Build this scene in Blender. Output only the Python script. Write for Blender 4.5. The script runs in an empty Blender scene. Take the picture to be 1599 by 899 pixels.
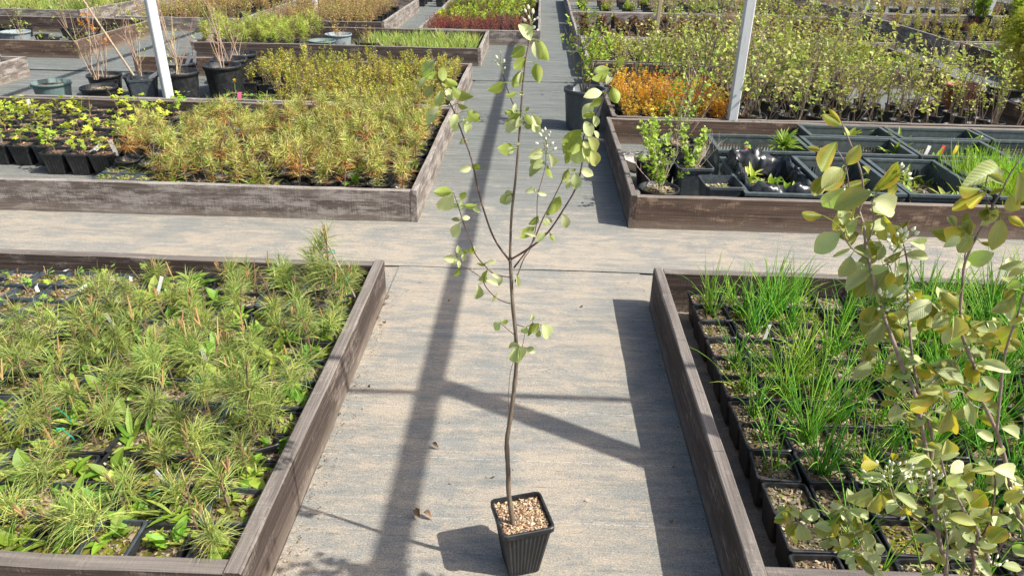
import bpy, math, random
import numpy as np
from mathutils import Vector, Matrix

# ------------------------------------------------------------------ camera, light, exposure
S = bpy.context.scene
COL = S.collection
F_PX, PITCH, YAW, ROLL, CAM_H = 1143.97, math.radians(26.949), math.radians(1.633), math.radians(1.082), 1.6
_fw = Vector((-math.sin(YAW)*math.cos(PITCH), math.cos(YAW)*math.cos(PITCH), -math.sin(PITCH)))
_rt = Vector((math.cos(YAW), math.sin(YAW), 0)); _up = _rt.cross(_fw)
RT = math.cos(ROLL)*_rt + math.sin(ROLL)*_up
UP = -math.sin(ROLL)*_rt + math.cos(ROLL)*_up
FW = _fw
cam = bpy.data.cameras.new('camera'); co = bpy.data.objects.new('camera', cam); COL.objects.link(co)
cam.sensor_width = 36; cam.lens = 36*F_PX/1599; cam.clip_start = .05; cam.clip_end = 500
co.matrix_world = Matrix(((RT.x, UP.x, -FW.x, 0), (RT.y, UP.y, -FW.y, 0), (RT.z, UP.z, -FW.z, CAM_H), (0, 0, 0, 1)))
S.camera = co
SUN = Vector((.87, -.28, 1.0)).normalized()
w = bpy.data.worlds.new('World'); S.world = w; w.use_nodes = True
nt = w.node_tree; bg = nt.nodes['Background']; sk = nt.nodes.new('ShaderNodeTexSky'); sk.sky_type = 'NISHITA'
sk.sun_disc = False; sk.sun_elevation = math.asin(SUN.z); sk.sun_rotation = math.atan2(SUN.x, SUN.y)
nt.links.new(sk.outputs[0], bg.inputs[0]); bg.inputs[1].default_value = .12; sk.dust_density = 3.0; sk.ozone_density = .6; sk.air_density = .8
sl = bpy.data.lights.new('sun', 'SUN'); sl.energy = 4.6; sl.angle = math.radians(.55); sl.color = (1, .955, .88)
so = bpy.data.objects.new('sun', sl); COL.objects.link(so); so.rotation_euler = (-SUN).to_track_quat('-Z', 'Y').to_euler()
so.location = (6, -2, 8)
S.view_settings.view_transform = 'Standard'; S.view_settings.look = 'None'; S.view_settings.gamma = 1
S.view_settings.exposure = .66; S.view_settings.use_curve_mapping = False

def px(x, y, Y):
    """the point at distance Y along the aisle seen at photo pixel x, y"""
    d = RT*((x-800)/F_PX) + UP*(-(y-449.5)/F_PX) + FW
    p = d*(Y/d.y); p.z += CAM_H
    return p

R = random.Random(11)
U = R.uniform

# ------------------------------------------------------------------ materials
def newmat(name):
    m = bpy.data.materials.new(name); m.use_nodes = True
    return m, m.node_tree, m.node_tree.nodes['Principled BSDF']
def N(t, kind, **kw):
    n = t.nodes.new(kind)
    for k, v in kw.items():
        if hasattr(n, k): setattr(n, k, v)
        else: n.inputs[k].default_value = v
    return n
def L(t, a, b): t.links.new(a, b)
def ramp(t, fac, stops):
    r = t.nodes.new('ShaderNodeValToRGB'); e = r.color_ramp.elements
    e[0].position = stops[0][0]; e[0].color = (*stops[0][1], 1); e[1].position = stops[-1][0]; e[1].color = (*stops[-1][1], 1)
    for p, c in stops[1:-1]: e.new(p).color = (*c, 1)
    L(t, fac, r.inputs[0]); return r.outputs[0]
def mix(t, fac, a, b, blend='MIX'):
    m = t.nodes.new('ShaderNodeMix'); m.data_type = 'RGBA'; m.blend_type = blend
    for s, v in ((m.inputs[0], fac), (m.inputs[6], a), (m.inputs[7], b)):
        if hasattr(v, 'is_linked') or hasattr(v, 'links'): L(t, v, s)
        elif isinstance(v, (int, float)): s.default_value = v
        else: s.default_value = (*v, 1)
    return m.outputs[2]
def mth(t, op, a, b=0.0, clamp=False):
    m = t.nodes.new('ShaderNodeMath'); m.operation = op; m.use_clamp = clamp
    for s, v in ((m.inputs[0], a), (m.inputs[1], b)):
        if isinstance(v, (int, float)): s.default_value = v
        else: L(t, v, s)
    return m.outputs[0]
def noise(t, vec, scale, detail=4, rough=.55, dist=0):
    n = N(t, 'ShaderNodeTexNoise'); n.inputs['Scale'].default_value = scale; n.inputs['Detail'].default_value = detail
    n.inputs['Roughness'].default_value = rough; n.inputs['Distortion'].default_value = dist
    if vec is not None: L(t, vec, n.inputs['Vector'])
    return n.outputs[0]
def mapping(t, vec, sc=(1, 1, 1), loc=(0, 0, 0)):
    m = N(t, 'ShaderNodeMapping'); m.inputs['Scale'].default_value = sc; m.inputs['Location'].default_value = loc
    L(t, vec, m.inputs['Vector']); return m.outputs[0]
def bump(t, h, strength, dist, bsdf):
    b = N(t, 'ShaderNodeBump'); b.inputs['Strength'].default_value = strength; b.inputs['Distance'].default_value = dist
    L(t, h, b.inputs['Height']); L(t, b.outputs[0], bsdf.inputs['Normal'])

def mat_fabric():
    m, t, b = newmat('woven_ground_fabric')
    g = N(t, 'ShaderNodeNewGeometry'); P = g.outputs['Position']
    sp = N(t, 'ShaderNodeSeparateXYZ'); L(t, P, sp.inputs[0])
    streak = noise(t, mapping(t, P, (1.3, 24, 1)), 1.6, 8, .78, .6)
    fine = noise(t, mapping(t, P, (30, 330, 1)), 1.2, 3, .75)
    weave = noise(t, mapping(t, P, (190, 260, 1)), 1, 4, .8)
    base = ramp(t, streak, [(.30, (.035, .046, .042)), (.45, (.08, .096, .089)), (.56, (.15, .166, .155)), (.72, (.32, .325, .305))])
    # sandy dust, thick near the crossing, thin farther down the aisle
    big = noise(t, mapping(t, P, (1.3, 2.2, 1)), 2.0, 8, .7, 1.2)
    mid = noise(t, mapping(t, P, (2.2, 11, 1)), 2.2, 7, .74, .3)
    amt = mth(t, 'SUBTRACT', ramp(t, mth(t, 'DIVIDE', sp.outputs[1], 18.0), [(p, (v+.3,)*3) for p, v in
              ((0, .05), (.085, .06), (.12, .045), (.165, .06), (.195, .07), (.22, .03), (.26, -.06), (.33, -.12), (.6, -.14))]), .3)
    base = mix(t, mth(t, 'ADD', mth(t, 'MULTIPLY', amt, 3.0), .46, True), base, (.295, .292, .27))
    base = mix(t, mth(t, 'MULTIPLY', fine, .3), base, (.24, .24, .225))
    d = mth(t, 'ADD', mth(t, 'MULTIPLY', big, .5), mth(t, 'MULTIPLY', mid, .5))
    d = mth(t, 'ADD', d, amt)
    grit = noise(t, mapping(t, P, (60, 95, 1)), 1, 5, .85)
    d = mth(t, 'ADD', d, mth(t, 'MULTIPLY', mth(t, 'SUBTRACT', grit, .5), .4))
    dust = ramp(t, d, [(.49, (0, 0, 0)), (.55, (.4, .4, .4)), (.62, (.95, .95, .95))])
    dcol = mix(t, noise(t, P, 5, 4, .6), (.345, .305, .245), (.43, .365, .28))
    col = mix(t, dust, base, dcol)
    col = mix(t, .5, col, mix(t, fine, (.55, .55, .55), (1.4, 1.4, 1.4)), 'MULTIPLY')
    # dark grime specks
    sp2 = ramp(t, noise(t, mapping(t, P, (26, 60, 1)), 1, 5, .75), [(.63, (0, 0, 0)), (.72, (1, 1, 1))])
    col = mix(t, mth(t, 'MULTIPLY', sp2, .6), col, (.075, .07, .06))
    st2 = ramp(t, noise(t, mapping(t, P, (1.7, 5, 1), (3, 7, 0)), 1.6, 8, .75, 1.0), [(.56, (0, 0, 0)), (.68, (1, 1, 1))])
    col = mix(t, mth(t, 'MULTIPLY', st2, .3), col, (.12, .13, .125))
    for sc_, th_, k_, c_ in (((5, 105, 1), .61, .6, (.11, .10, .088)), ((9, 150, 1), .63, .5, (.10, .105, .10)), ((4, 80, 1), .64, .4, (.5, .46, .39))):
        ln_ = ramp(t, noise(t, mapping(t, P, sc_, (sc_[0], 1.7*sc_[0], 0)), 1, 4, .7, .4), [(th_, (0, 0, 0)), (th_+.07, (1, 1, 1))])
        col = mix(t, mth(t, 'MULTIPLY', ln_, k_), col, c_)
    # sewn marker rows across the roll
    fr = mth(t, 'FRACT', mth(t, 'ADD', mth(t, 'MULTIPLY', sp.outputs[1], 3.7), mth(t, 'MULTIPLY', streak, .03)))
    ln = mth(t, 'LESS_THAN', fr, .011)
    ln = mth(t, 'MULTIPLY', ln, mth(t, 'GREATER_THAN', noise(t, mapping(t, P, (70, 3, 1)), 1, 1), .48))
    col = mix(t, mth(t, 'MULTIPLY', ln, .55), col, (.5, .53, .5))
    col = mix(t, 1.0, col, ramp(t, weave, [(.32, (.4, .4, .4)), (.5, (1, 1, 1)), (.68, (1.55, 1.53, 1.48))]), 'MULTIPLY')
    L(t, col, b.inputs['Base Color']); b.inputs['Roughness'].default_value = .82
    b.inputs['Specular IOR Level'].default_value = .3
    h = mth(t, 'ADD', mth(t, 'MULTIPLY', fine, .6), mth(t, 'ADD', mth(t, 'MULTIPLY', grit, 1.0), mth(t, 'MULTIPLY', weave, .8)))
    bump(t, h, .55, .006, b)
    return m

def mat_wood(name, dark, light, patch, bias=0.0):
    m, t, b = newmat(name)
    tc = N(t, 'ShaderNodeTexCoord'); oi = N(t, 'ShaderNodeObjectInfo')
    off = N(t, 'ShaderNodeVectorMath', operation='MULTIPLY_ADD')
    cmb = N(t, 'ShaderNodeCombineXYZ')
    for i in range(3): L(t, oi.outputs['Random'], cmb.inputs[i])
    L(t, cmb.outputs[0], off.inputs[0]); off.inputs[1].default_value = (37, 11, 23); L(t, tc.outputs['Object'], off.inputs[2])
    V = off.outputs[0]
    grain = noise(t, mapping(t, V, (1.6, 85, 85)), 1.0, 6, .7, .5)
    wide = noise(t, mapping(t, V, (1.1, 16, 16)), 1.3, 6, .65, .5)
    saw = noise(t, mapping(t, V, (170, 6, 6)), 1.0, 3, .7)
    wear = noise(t, mapping(t, V, (3.0, 12, 12)), 1.5, 8, .78, .15)
    col = ramp(t, mth(t, 'ADD', mth(t, 'MULTIPLY', grain, .6), mth(t, 'MULTIPLY', wide, .45)),
               [(.32, tuple(c*.6 for c in dark)), (.5, dark), (.72, light)])
    pm = ramp(t, mth(t, 'ADD', mth(t, 'ADD', mth(t, 'MULTIPLY', wear, .8), mth(t, 'MULTIPLY', saw, .2)), bias), [(.5, (0, 0, 0)), (.60, (1, 1, 1))])
    col = mix(t, mth(t, 'MULTIPLY', pm, .75), col, patch)
    # knots
    vo = N(t, 'ShaderNodeTexVoronoi'); L(t, mapping(t, V, (1.9, 7, 7)), vo.inputs['Vector']); vo.inputs['Scale'].default_value = 1
    kn = ramp(t, vo.outputs['Distance'], [(.06, (1, 1, 1)), (.14, (0, 0, 0))])
    col = mix(t, mth(t, 'MULTIPLY', kn, .65), col, tuple(c*.55 for c in dark))
    # grey weathering on the upper edge
    g = N(t, 'ShaderNodeNewGeometry'); s = N(t, 'ShaderNodeSeparateXYZ'); L(t, g.outputs['Normal'], s.inputs[0])
    topf = mth(t, 'MULTIPLY', mth(t, 'GREATER_THAN', s.outputs[2], .6), mth(t, 'ADD', mth(t, 'MULTIPLY', wide, .9), .1))
    col = mix(t, mth(t, 'MULTIPLY', topf, mth(t, 'ADD', mth(t, 'MULTIPLY', grain, 1.1), .15)), col, (.34, .31, .275))
    # soil splash low on the board
    so_ = N(t, 'ShaderNodeSeparateXYZ'); L(t, tc.outputs['Object'], so_.inputs[0])
    mud = mth(t, 'SUBTRACT', .55, mth(t, 'ADD', mth(t, 'MULTIPLY', so_.outputs[2], 12), mth(t, 'SUBTRACT', 0.0, mth(t, 'MULTIPLY', wear, .6))), True)
    col = mix(t, mth(t, 'MULTIPLY', mud, .6), col, (.33, .27, .21))
    L(t, col, b.inputs['Base Color']); b.inputs['Roughness'].default_value = .78; b.inputs['Specular IOR Level'].default_value = .3
    bump(t, mth(t, 'ADD', grain, mth(t, 'MULTIPLY', saw, .5)), .8, .005, b)
    return m

def mat_plastic(name, c, rough=.42, dusty=.35):
    m, t, b = newmat(name)
    tc = N(t, 'ShaderNodeTexCoord'); oi = N(t, 'ShaderNodeObjectInfo')
    n = noise(t, tc.outputs['Object'], 30, 5, .65)
    col = mix(t, mth(t, 'MULTIPLY', ramp(t, n, [(.45, (0, 0, 0)), (.7, (1, 1, 1))]), dusty), c, tuple(min(.5, x*1.6+.07) for x in c))
    col = mix(t, mth(t, 'MULTIPLY', oi.outputs['Random'], .3), col, tuple(x*1.5 for x in c))
    L(t, col, b.inputs['Base Color']); b.inputs['Roughness'].default_value = rough
    r = N(t, 'ShaderNodeMapRange'); L(t, n, r.inputs[0]); r.inputs[3].default_value = rough-.12; r.inputs[4].default_value = rough+.3
    L(t, r.outputs[0], b.inputs['Roughness'])
    return m

def mat_attr(name, rough=.55, trans=0.0, jitter=.25, spec=.35, hue=.02):
    """colour from the mesh's own face colours, jittered per object; optional leaf translucency"""
    m, t, b = newmat(name)
    a = N(t, 'ShaderNodeAttribute'); a.attribute_name = 'Col'; oi = N(t, 'ShaderNodeObjectInfo')
    hs = N(t, 'ShaderNodeHueSaturation'); L(t, a.outputs['Color'], hs.inputs['Color'])
    v = N(t, 'ShaderNodeMapRange'); L(t, oi.outputs['Random'], v.inputs[0]); v.inputs[3].default_value = 1-jitter; v.inputs[4].default_value = 1+jitter
    L(t, v.outputs[0], hs.inputs['Value'])
    h = N(t, 'ShaderNodeMapRange'); L(t, mth(t, 'FRACT', mth(t, 'MULTIPLY', oi.outputs['Random'], 7.3)), h.inputs[0]); h.inputs[3].default_value = .5-hue; h.inputs[4].default_value = .5+hue
    L(t, h.outputs[0], hs.inputs['Hue'])
    L(t, hs.outputs[0], b.inputs['Base Color']); b.inputs['Roughness'].default_value = rough; b.inputs['Specular IOR Level'].default_value = spec
    if trans:
        tr = N(t, 'ShaderNodeBsdfTranslucent'); ms = N(t, 'ShaderNodeMixShader'); ms.inputs[0].default_value = trans
        br = mix(t, 1.0, hs.outputs[0], (1.25, 1.3, .6), 'MULTIPLY'); L(t, br, tr.inputs[0])
        L(t, b.outputs[0], ms.inputs[1]); L(t, tr.outputs[0], ms.inputs[2])
        L(t, ms.outputs[0], t.nodes['Material Output'].inputs[0])
    return m

def mat_leaf(name, top, blush, under):
    m, t, b = newmat(name)
    tc = N(t, 'ShaderNodeTexCoord'); oi = N(t, 'ShaderNodeObjectInfo'); g = N(t, 'ShaderNodeNewGeometry')
    s = N(t, 'ShaderNodeSeparateXYZ'); L(t, tc.outputs['Object'], s.inputs[0])
    ay = mth(t, 'ABSOLUTE', s.outputs[1])
    vein = mth(t, 'SINE', mth(t, 'MULTIPLY', mth(t, 'SUBTRACT', s.outputs[0], mth(t, 'MULTIPLY', ay, .9)), 62))
    vein = mth(t, 'ADD', mth(t, 'MULTIPLY', vein, .5), .5)
    n = noise(t, tc.outputs['Object'], 3.2, 3, .6)
    edge = mth(t, 'ADD', mth(t, 'MULTIPLY', ay, 1.9), mth(t, 'SUBTRACT', n, .55))
    tcol = mix(t, ramp(t, edge, [(.35, (0, 0, 0)), (.9, (1, 1, 1))]), top, blush)
    tcol = mix(t, mth(t, 'MULTIPLY', mth(t, 'POWER', vein, 5), .22), tcol, tuple(min(1, c*1.9+.03) for c in top))
    midrib = mth(t, 'LESS_THAN', ay, .014)
    tcol = mix(t, mth(t, 'MULTIPLY', midrib, .5), tcol, (.45, .46, .22))
    ucol = mix(t, n, under, tuple(min(1, c*1.25) for c in under))
    ucol = mix(t, mth(t, 'MULTIPLY', midrib, .5), ucol, (.6, .6, .42))
    col = mix(t, g.outputs['Backfacing'], tcol, ucol)
    hs = N(t, 'ShaderNodeHueSaturation'); L(t, col, hs.inputs['Color'])
    v = N(t, 'ShaderNodeMapRange'); L(t, oi.outputs['Random'], v.inputs[0]); v.inputs[3].default_value = .75; v.inputs[4].default_value = 1.25
    L(t, v.outputs[0], hs.inputs['Value']); col = hs.outputs[0]
    L(t, col, b.inputs['Base Color']); b.inputs['Roughness'].default_value = .5; b.inputs['Specular IOR Level'].default_value = .4
    bump(t, vein, .12, .02, b)
    tr = N(t, 'ShaderNodeBsdfTranslucent'); ms = N(t, 'ShaderNodeMixShader'); ms.inputs[0].default_value = .38
    L(t, mix(t, 1.0, tcol, (1.5, 1.5, .6), 'MULTIPLY'), tr.inputs[0])
    L(t, b.outputs[0], ms.inputs[1]); L(t, tr.outputs[0], ms.inputs[2]); L(t, ms.outputs[0], t.nodes['Material Output'].inputs[0])
    return m

def mat_bark(name, a, c, rough=.6):
    m, t, b = newmat(name); tc = N(t, 'ShaderNodeTexCoord')
    n = noise(t, mapping(t, tc.outputs['Object'], (90, 90, 25)), 1, 5, .7)
    L(t, ramp(t, n, [(.35, a), (.65, c)]), b.inputs['Base Color']); b.inputs['Roughness'].default_value = rough
    bump(t, n, .5, .003, b); return m

def mat_paint(name, c, wear, rough=.45, metal=0.0):
    m, t, b = newmat(name); tc = N(t, 'ShaderNodeTexCoord')
    n = noise(t, mapping(t, tc.outputs['Object'], (30, 30, 6)), 1, 6, .75)
    L(t, mix(t, ramp(t, n, [(.52, (0, 0, 0)), (.72, (1, 1, 1))]), c, wear), b.inputs['Base Color'])
    b.inputs['Roughness'].default_value = rough; b.inputs['Metallic'].default_value = metal; return m

M_FAB = mat_fabric()
M_WD = mat_wood('wood_dark_stain', (.052, .037, .030), (.14, .105, .087), (.28, .235, .20), -.03)
M_WB = mat_wood('wood_brown_stain', (.085, .056, .042), (.17, .115, .08), (.34, .235, .16), -.03)
M_WG = mat_wood('wood_weathered_grey', (.115, .092, .078), (.27, .235, .205), (.40, .365, .325), .03)
M_BLK = mat_plastic('black_plastic', (.012, .013, .014), .38)
M_GRY = mat_plastic('slate_grey_plastic', (.035, .045, .052), .45, .4)
M_CRT = mat_plastic('crate_grey_plastic', (.06, .078, .08), .45, .45)
M_PALE = mat_plastic('pale_grey_plastic', (.22, .26, .27), .5, .3)
M_GRN = mat_plastic('grey_green_plastic', (.10, .15, .14), .5, .3)
M_TER = mat_plastic('terracotta_plastic', (.30, .10, .055), .55, .3)
M_TAG = mat_plastic('white_tag_plastic', (.74, .74, .72), .5, .1)
M_RED = mat_plastic('red_tag_plastic', (.62, .04, .03), .5, .1)
M_YEL = mat_plastic('yellow_tag_plastic', (.7, .55, .06), .5, .1)
M_PNK = mat_plastic('pink_tag_plastic', (.7, .12, .25), .5, .1)
M_TIE = mat_plastic('teal_tie_plastic', (.01, .30, .19), .5, .1)
M_FOIL = mat_plastic('black_bag_film', (.014, .016, .018), .22, .3)
M_FOL = mat_attr('foliage', .5, .33, .22)
M_NDL = mat_attr('needles', .5, .22, .22, .35, .012)
M_TWG = mat_attr('twigs', .75, 0, .2)
M_SOIL = mat_attr('bark_chip_soil', .95, 0, .18, .1, .01)
M_LIT = mat_attr('leaf_litter', .9, 0, 0, .1, 0)
M_LL = mat_leaf('leaf_lime', (.24, .31, .055), (.34, .34, .08), (.56, .58, .32))
M_LG = mat_leaf('leaf_green', (.16, .31, .02), (.25, .33, .03), (.50, .54, .26))
M_LY = mat_leaf('leaf_yellow', (.34, .33, .025), (.50, .30, .03), (.37, .40, .14))
M_LO = mat_leaf('leaf_bronze', (.19, .22, .025), (.40, .26, .04), (.31, .36, .15))
M_BRK = mat_bark('sapling_bark', (.085, .06, .04), (.21, .165, .12))
M_BR2 = mat_bark('twig_bark_red_brown', (.07, .035, .03), (.16, .10, .085))
M_BR3 = mat_bark('shrub_bark_grey_brown', (.16, .115, .095), (.33, .26, .23))
M_BUD = mat_plastic('flower_buds', (.62, .64, .46), .6, .1)
M_POLE = mat_paint('pole_paint', (.56, .58, .58), (.42, .44, .43))
M_STK = mat_bark('cane_wood', (.30, .22, .14), (.5, .40, .28))
M_STONE = mat_paint('pale_stone', (.5, .47, .42), (.35, .33, .3), .9)

# ------------------------------------------------------------------ mesh helpers
class MB:
    def __init__(s): s.v = []; s.f = []; s.c = []
    def face(s, pts, col=(.5, .5, .5)):
        i = len(s.v); s.v += [tuple(p) for p in pts]; s.f.append(tuple(range(i, i+len(pts)))); s.c.append(col)
    def grid(s, rows, col, closed=False):
        i = len(s.v); n = len(rows[0])
        for r in rows: s.v += [tuple(p) for p in r]
        for a in range(len(rows)-1):
            for b in range(n if closed else n-1):
                q = (b+1) % n
                s.f.append((i+a*n+b, i+a*n+q, i+(a+1)*n+q, i+(a+1)*n+b)); s.c.append(col)
    def fan(s, ring, col, flip=False):
        i = len(s.v); s.v += [tuple(p) for p in ring]; f = tuple(range(i, i+len(ring)))
        s.f.append(f[::-1] if flip else f); s.c.append(col)
    def tube(s, pts, rad, n=6, col=(.2, .15, .1), cap=True):
        pts = [Vector(p) for p in pts]; rows = []
        for k, p in enumerate(pts):
            d = (pts[min(k+1, len(pts)-1)]-pts[max(k-1, 0)]).normalized()
            a = d.orthogonal().normalized() if k == 0 else (a - d*a.dot(d)).normalized()
            b = d.cross(a)
            rows.append([p+(a*math.cos(2*math.pi*j/n)+b*math.sin(2*math.pi*j/n))*rad[k] for j in range(n)])
        s.grid(rows, col, True)
        if cap: s.fan(rows[0], col, True); s.fan(rows[-1], col)
    def ribbon(s, pts, wid, side, col):
        pts = [Vector(p) for p in pts]
        for k in range(len(pts)-1):
            a, b = pts[k], pts[k+1]; wa, wb = wid[k], wid[k+1]
            if wb < 1e-5: s.face((a-side*wa, a+side*wa, b), col)
            else: s.face((a-side*wa, a+side*wa, b+side*wb, b-side*wb), col)
    def box(s, c, h, col=(.5, .5, .5), rot=None):
        c = Vector(c); P = []
        for z in (-1, 1):
            for x, y in ((-1, -1), (1, -1), (1, 1), (-1, 1)):
                q = Vector((x*h[0], y*h[1], z*h[2])); P.append(c+(rot @ q if rot else q))
        for f in ((3, 2, 1, 0), (4, 5, 6, 7), (0, 1, 5, 4), (1, 2, 6, 5), (2, 3, 7, 6), (3, 0, 4, 7)): s.face([P[k] for k in f], col)
    def mesh(s, name, mat, smooth=False):
        me = bpy.data.meshes.new(name); me.from_pydata(s.v, [], s.f); me.materials.append(mat)
        a = me.color_attributes.new('Col', 'FLOAT_COLOR', 'CORNER')
        ln = [len(f) for f in s.f]
        c = np.ones((len(s.f), 4), 'f'); c[:, :3] = np.array(s.c, 'f') if s.c else 0
        a.data.foreach_set('color', np.repeat(c, ln, 0).ravel())
        if smooth: me.polygons.foreach_set('use_smooth', [True]*len(me.polygons))
        me.update(); return me

def weld(me, d=1e-4):
    import bmesh
    b = bmesh.new(); b.from_mesh(me); bmesh.ops.remove_doubles(b, verts=b.verts, dist=d); b.to_mesh(me); b.free(); return me

def obj(name, me, parent=None, loc=(0, 0, 0), rot=(0, 0, 0), sc=1):
    o = bpy.data.objects.new(name, me); COL.objects.link(o); o.location = loc; o.rotation_euler = rot
    o.scale = (sc,)*3 if isinstance(sc, (int, float)) else sc
    if parent: o.parent = parent
    return o
def tag(o, label, cat, group=None):
    o['label'] = label; o['category'] = cat
    if group: o['group'] = group
    return o
def thing(name, label, cat, loc=(0, 0, 0), rz=0, group=None, sc=1):
    return tag(obj(name, None, None, loc, (0, 0, rz), sc), label, cat, group)
def struct(name, me, **k):
    o = obj(name, me, **k); o['kind'] = 'structure'; return o

def jit(c, a=.15):
    k = U(1-a, 1+a); return tuple(max(.003, x*k*U(1-a*.4, 1+a*.4)) for x in c)
def rdir(el0, el1):
    e = math.radians(U(el0, el1)); a = U(0, 2*math.pi); return Vector((math.cos(e)*math.cos(a), math.cos(e)*math.sin(a), math.sin(e)))

# ------------------------------------------------------------------ ground
def sheet(x0, x1, y0, y1, z, nx, ny, amp, edge=0.0):
    mb = MB(); rr = random.Random(int(x0*100+y0*77)); rows = []
    for j in range(ny+1):
        r = []
        for i in range(nx+1):
            e = edge*rr.uniform(-1, 1)
            r.append((x0+(x1-x0)*i/nx, y0+(y1-y0)*j/ny+(e if j in (0, ny) else 0), z+amp*rr.uniform(0, 1)))
        rows.append(r)
    mb.grid(rows, (.2, .2, .2)); return mb.mesh('fabric', M_FAB, True)
struct('ground', sheet(-40, 40, -12, 60, 0, 2, 2, 0))
struct('path_fabric', sheet(-.67, .545, -1.2, 3.37, .004, 14, 40, .003, .004))
struct('path_fabric', sheet(-9, 6, 3.335, 3.925, .0085, 90, 6, .003, .006))
struct('path_fabric', sheet(-.67, .545, 3.9, 8.9, .0045, 14, 40, .003, .004))
struct('path_fabric', sheet(-9, .6, 8.02, 8.8, .009, 60, 5, .003, .006))

# ------------------------------------------------------------------ raised beds
def board(parent, p0, p1, h, th=.036, mat=None, z0=0.0, warp=.006):
    p0 = Vector((*p0, z0)); p1 = Vector((*p1, z0)); d = p1-p0; ln = d.length; n = max(3, int(ln/.14)); mb = MB(); rows = []
    ph = U(0, 6); w1 = U(.3, 1)*warp
    for i in range(n+1):
        x = ln*i/n; yy = w1*math.sin(ph+x*1.7)*math.sin(math.pi*i/n); hz = h+U(-.0016, .0016)+.004*math.sin(ph*2+x*1.1)*math.sin(math.pi*i/n); t = th/2; b = .003+U(0, .003)
        rows.append([(x, yy-t, 0), (x, yy-t, hz-b), (x, yy-t+b, hz), (x, yy+t-b, hz), (x, yy+t, hz-b), (x, yy+t, 0)])
    mb.grid(rows, (.2, .15, .1), True); mb.fan(rows[0], (.2, .15, .1)); mb.fan(rows[-1], (.2, .15, .1), True)
    return obj('board', mb.mesh('board', mat or M_WD), parent, p0-Vector(parent.location), (0, 0, math.atan2(d.y, d.x)))

def bed(label, x0, x1, y0, y1, h=.19, mats=(None,)*4, top=None, th=.036, sk=(0, 0)):
    """boards: front, back, left, right; side boards run past the front and back ones"""
    b = thing('raised_bed', label, 'raised bed', (x0, y0, 0)); f, k, l, r = mats; t = th/2
    if l is not False: board(b, (x0+t, y0), (x0+t+sk[0], y1), h, th, l)
    if r is not False: board(b, (x1-t, y0), (x1-t+sk[1], y1), h, th, r)
    if f is not False: board(b, (x0+th+.001, y0+t+.002), (x1-th-.001, y0+t+.002), h-.004, th, f)
    if k is not False: board(b, (x0+th+.001+sk[0], y1-t-.002), (x1-th-.001+sk[1], y1-t-.002), h-.003, th, k)
    return b
bed('dark stained timber bed full of pine seedlings and weeds by the sapling', -3.3, -.675, 1.235, 3.03, .18, (M_WD, M_WD, M_WD, M_WD), th=.046)
bed('dark stained timber bed full of potted chives by the sapling', .55, 3.3, 1.27, 3.0, .2, (M_WD, M_WD, M_WD, M_WD), th=.042)
bed('grey weathered timber bed with currant cuttings and browning pines', -6.2, -.665, 3.93, 5.965, .2, (M_WG, M_WD, M_WD, M_WG))
bed('brown timber bed holding grey plastic crates and round pots', .55, 4.4, 3.95, 5.76, .2, (M_WB, M_WB, M_WD, M_WD))
bed('timber bed of upright olive shrubs with big black tubs at one end', -4.35, -.69, 6.015, 7.95, .2, (M_WG, M_WB, False, M_WG))
bed('dark timber bed with feathery pines, buckets and pots of grass', -4.1, -.67, 8.86, 10.35, .21, (M_WD, M_WD, M_WG, M_WG))
bed('pale timber bed of reddish heathers in square pots at the narrow aisle', -1.66, .02, 10.5, 14.8, .2, (M_WG, M_WG, M_WG, M_WG))
bed('timber bed of orange shrubs and leafy bushes beside the tub on the aisle', .6, 4.2, 5.8, 8.2, .2, (M_WD, M_WD, M_WD, M_WB), sk=(-.04, .1))
bed('timber bed of low lime green plants between two bushier beds', .54, 4.4, 8.3, 10.05, .2, (M_WD, M_WG, M_WG, M_WD))
bed('pale timber bed of dark red rosettes along the narrow aisle', .5, 4.7, 10.15, 12.9, .2, (M_WG, M_WG, M_WG, M_WD))
bed('farthest pale timber bed along the narrow aisle', .5, 4.8, 13.0, 16.5, .2, (M_WG, M_WG, M_WG, M_WD))
bed('short weathered bed end with a pale bucket inside', -8.2, -5.35, 6.2, 7.73, .2, (M_WG, M_WG, M_WG, M_WG))
bed('brown timber bed with sparse trays across from the black tubs', -9, -5.38, 8.7, 10.75, .21, (M_WB, M_WD, M_WB, M_WB), sk=(0, -.05))
bed('pale long bed overgrown with yellow green grass', -11, -6.9, 11.45, 14.4, .22, (M_WG, M_WG, M_WG, M_WG), sk=(0, .2))
bed('grey bed of rusty perennials behind the feathery pines', -6.2, -4.3, 11.1, 14.6, .2, (M_WG, M_WG, M_WG, M_WG))
bed('bed of straw brown perennials with a pale sloping side board', -4.1, -2.2, 10.9, 14.2, .22, (M_WD, M_WG, M_WG, M_WG))
bed('grey bed edged by the far walkway with silvery low plants', 5.36, 8.8, 10.15, 13.2, .24, (M_WG, M_WG, M_WG, M_WG))
bed('dark timber bed corner beside the yellow cypress', 5.42, 8.8, 7.6, 10.02, .24, (M_WD, M_WG, M_WD, M_WD))
bed('far timber bed beyond the silvery plants', 5.3, 9.2, 13.5, 17, .22, (M_WG, M_WG, M_WG, M_WG))

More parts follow.
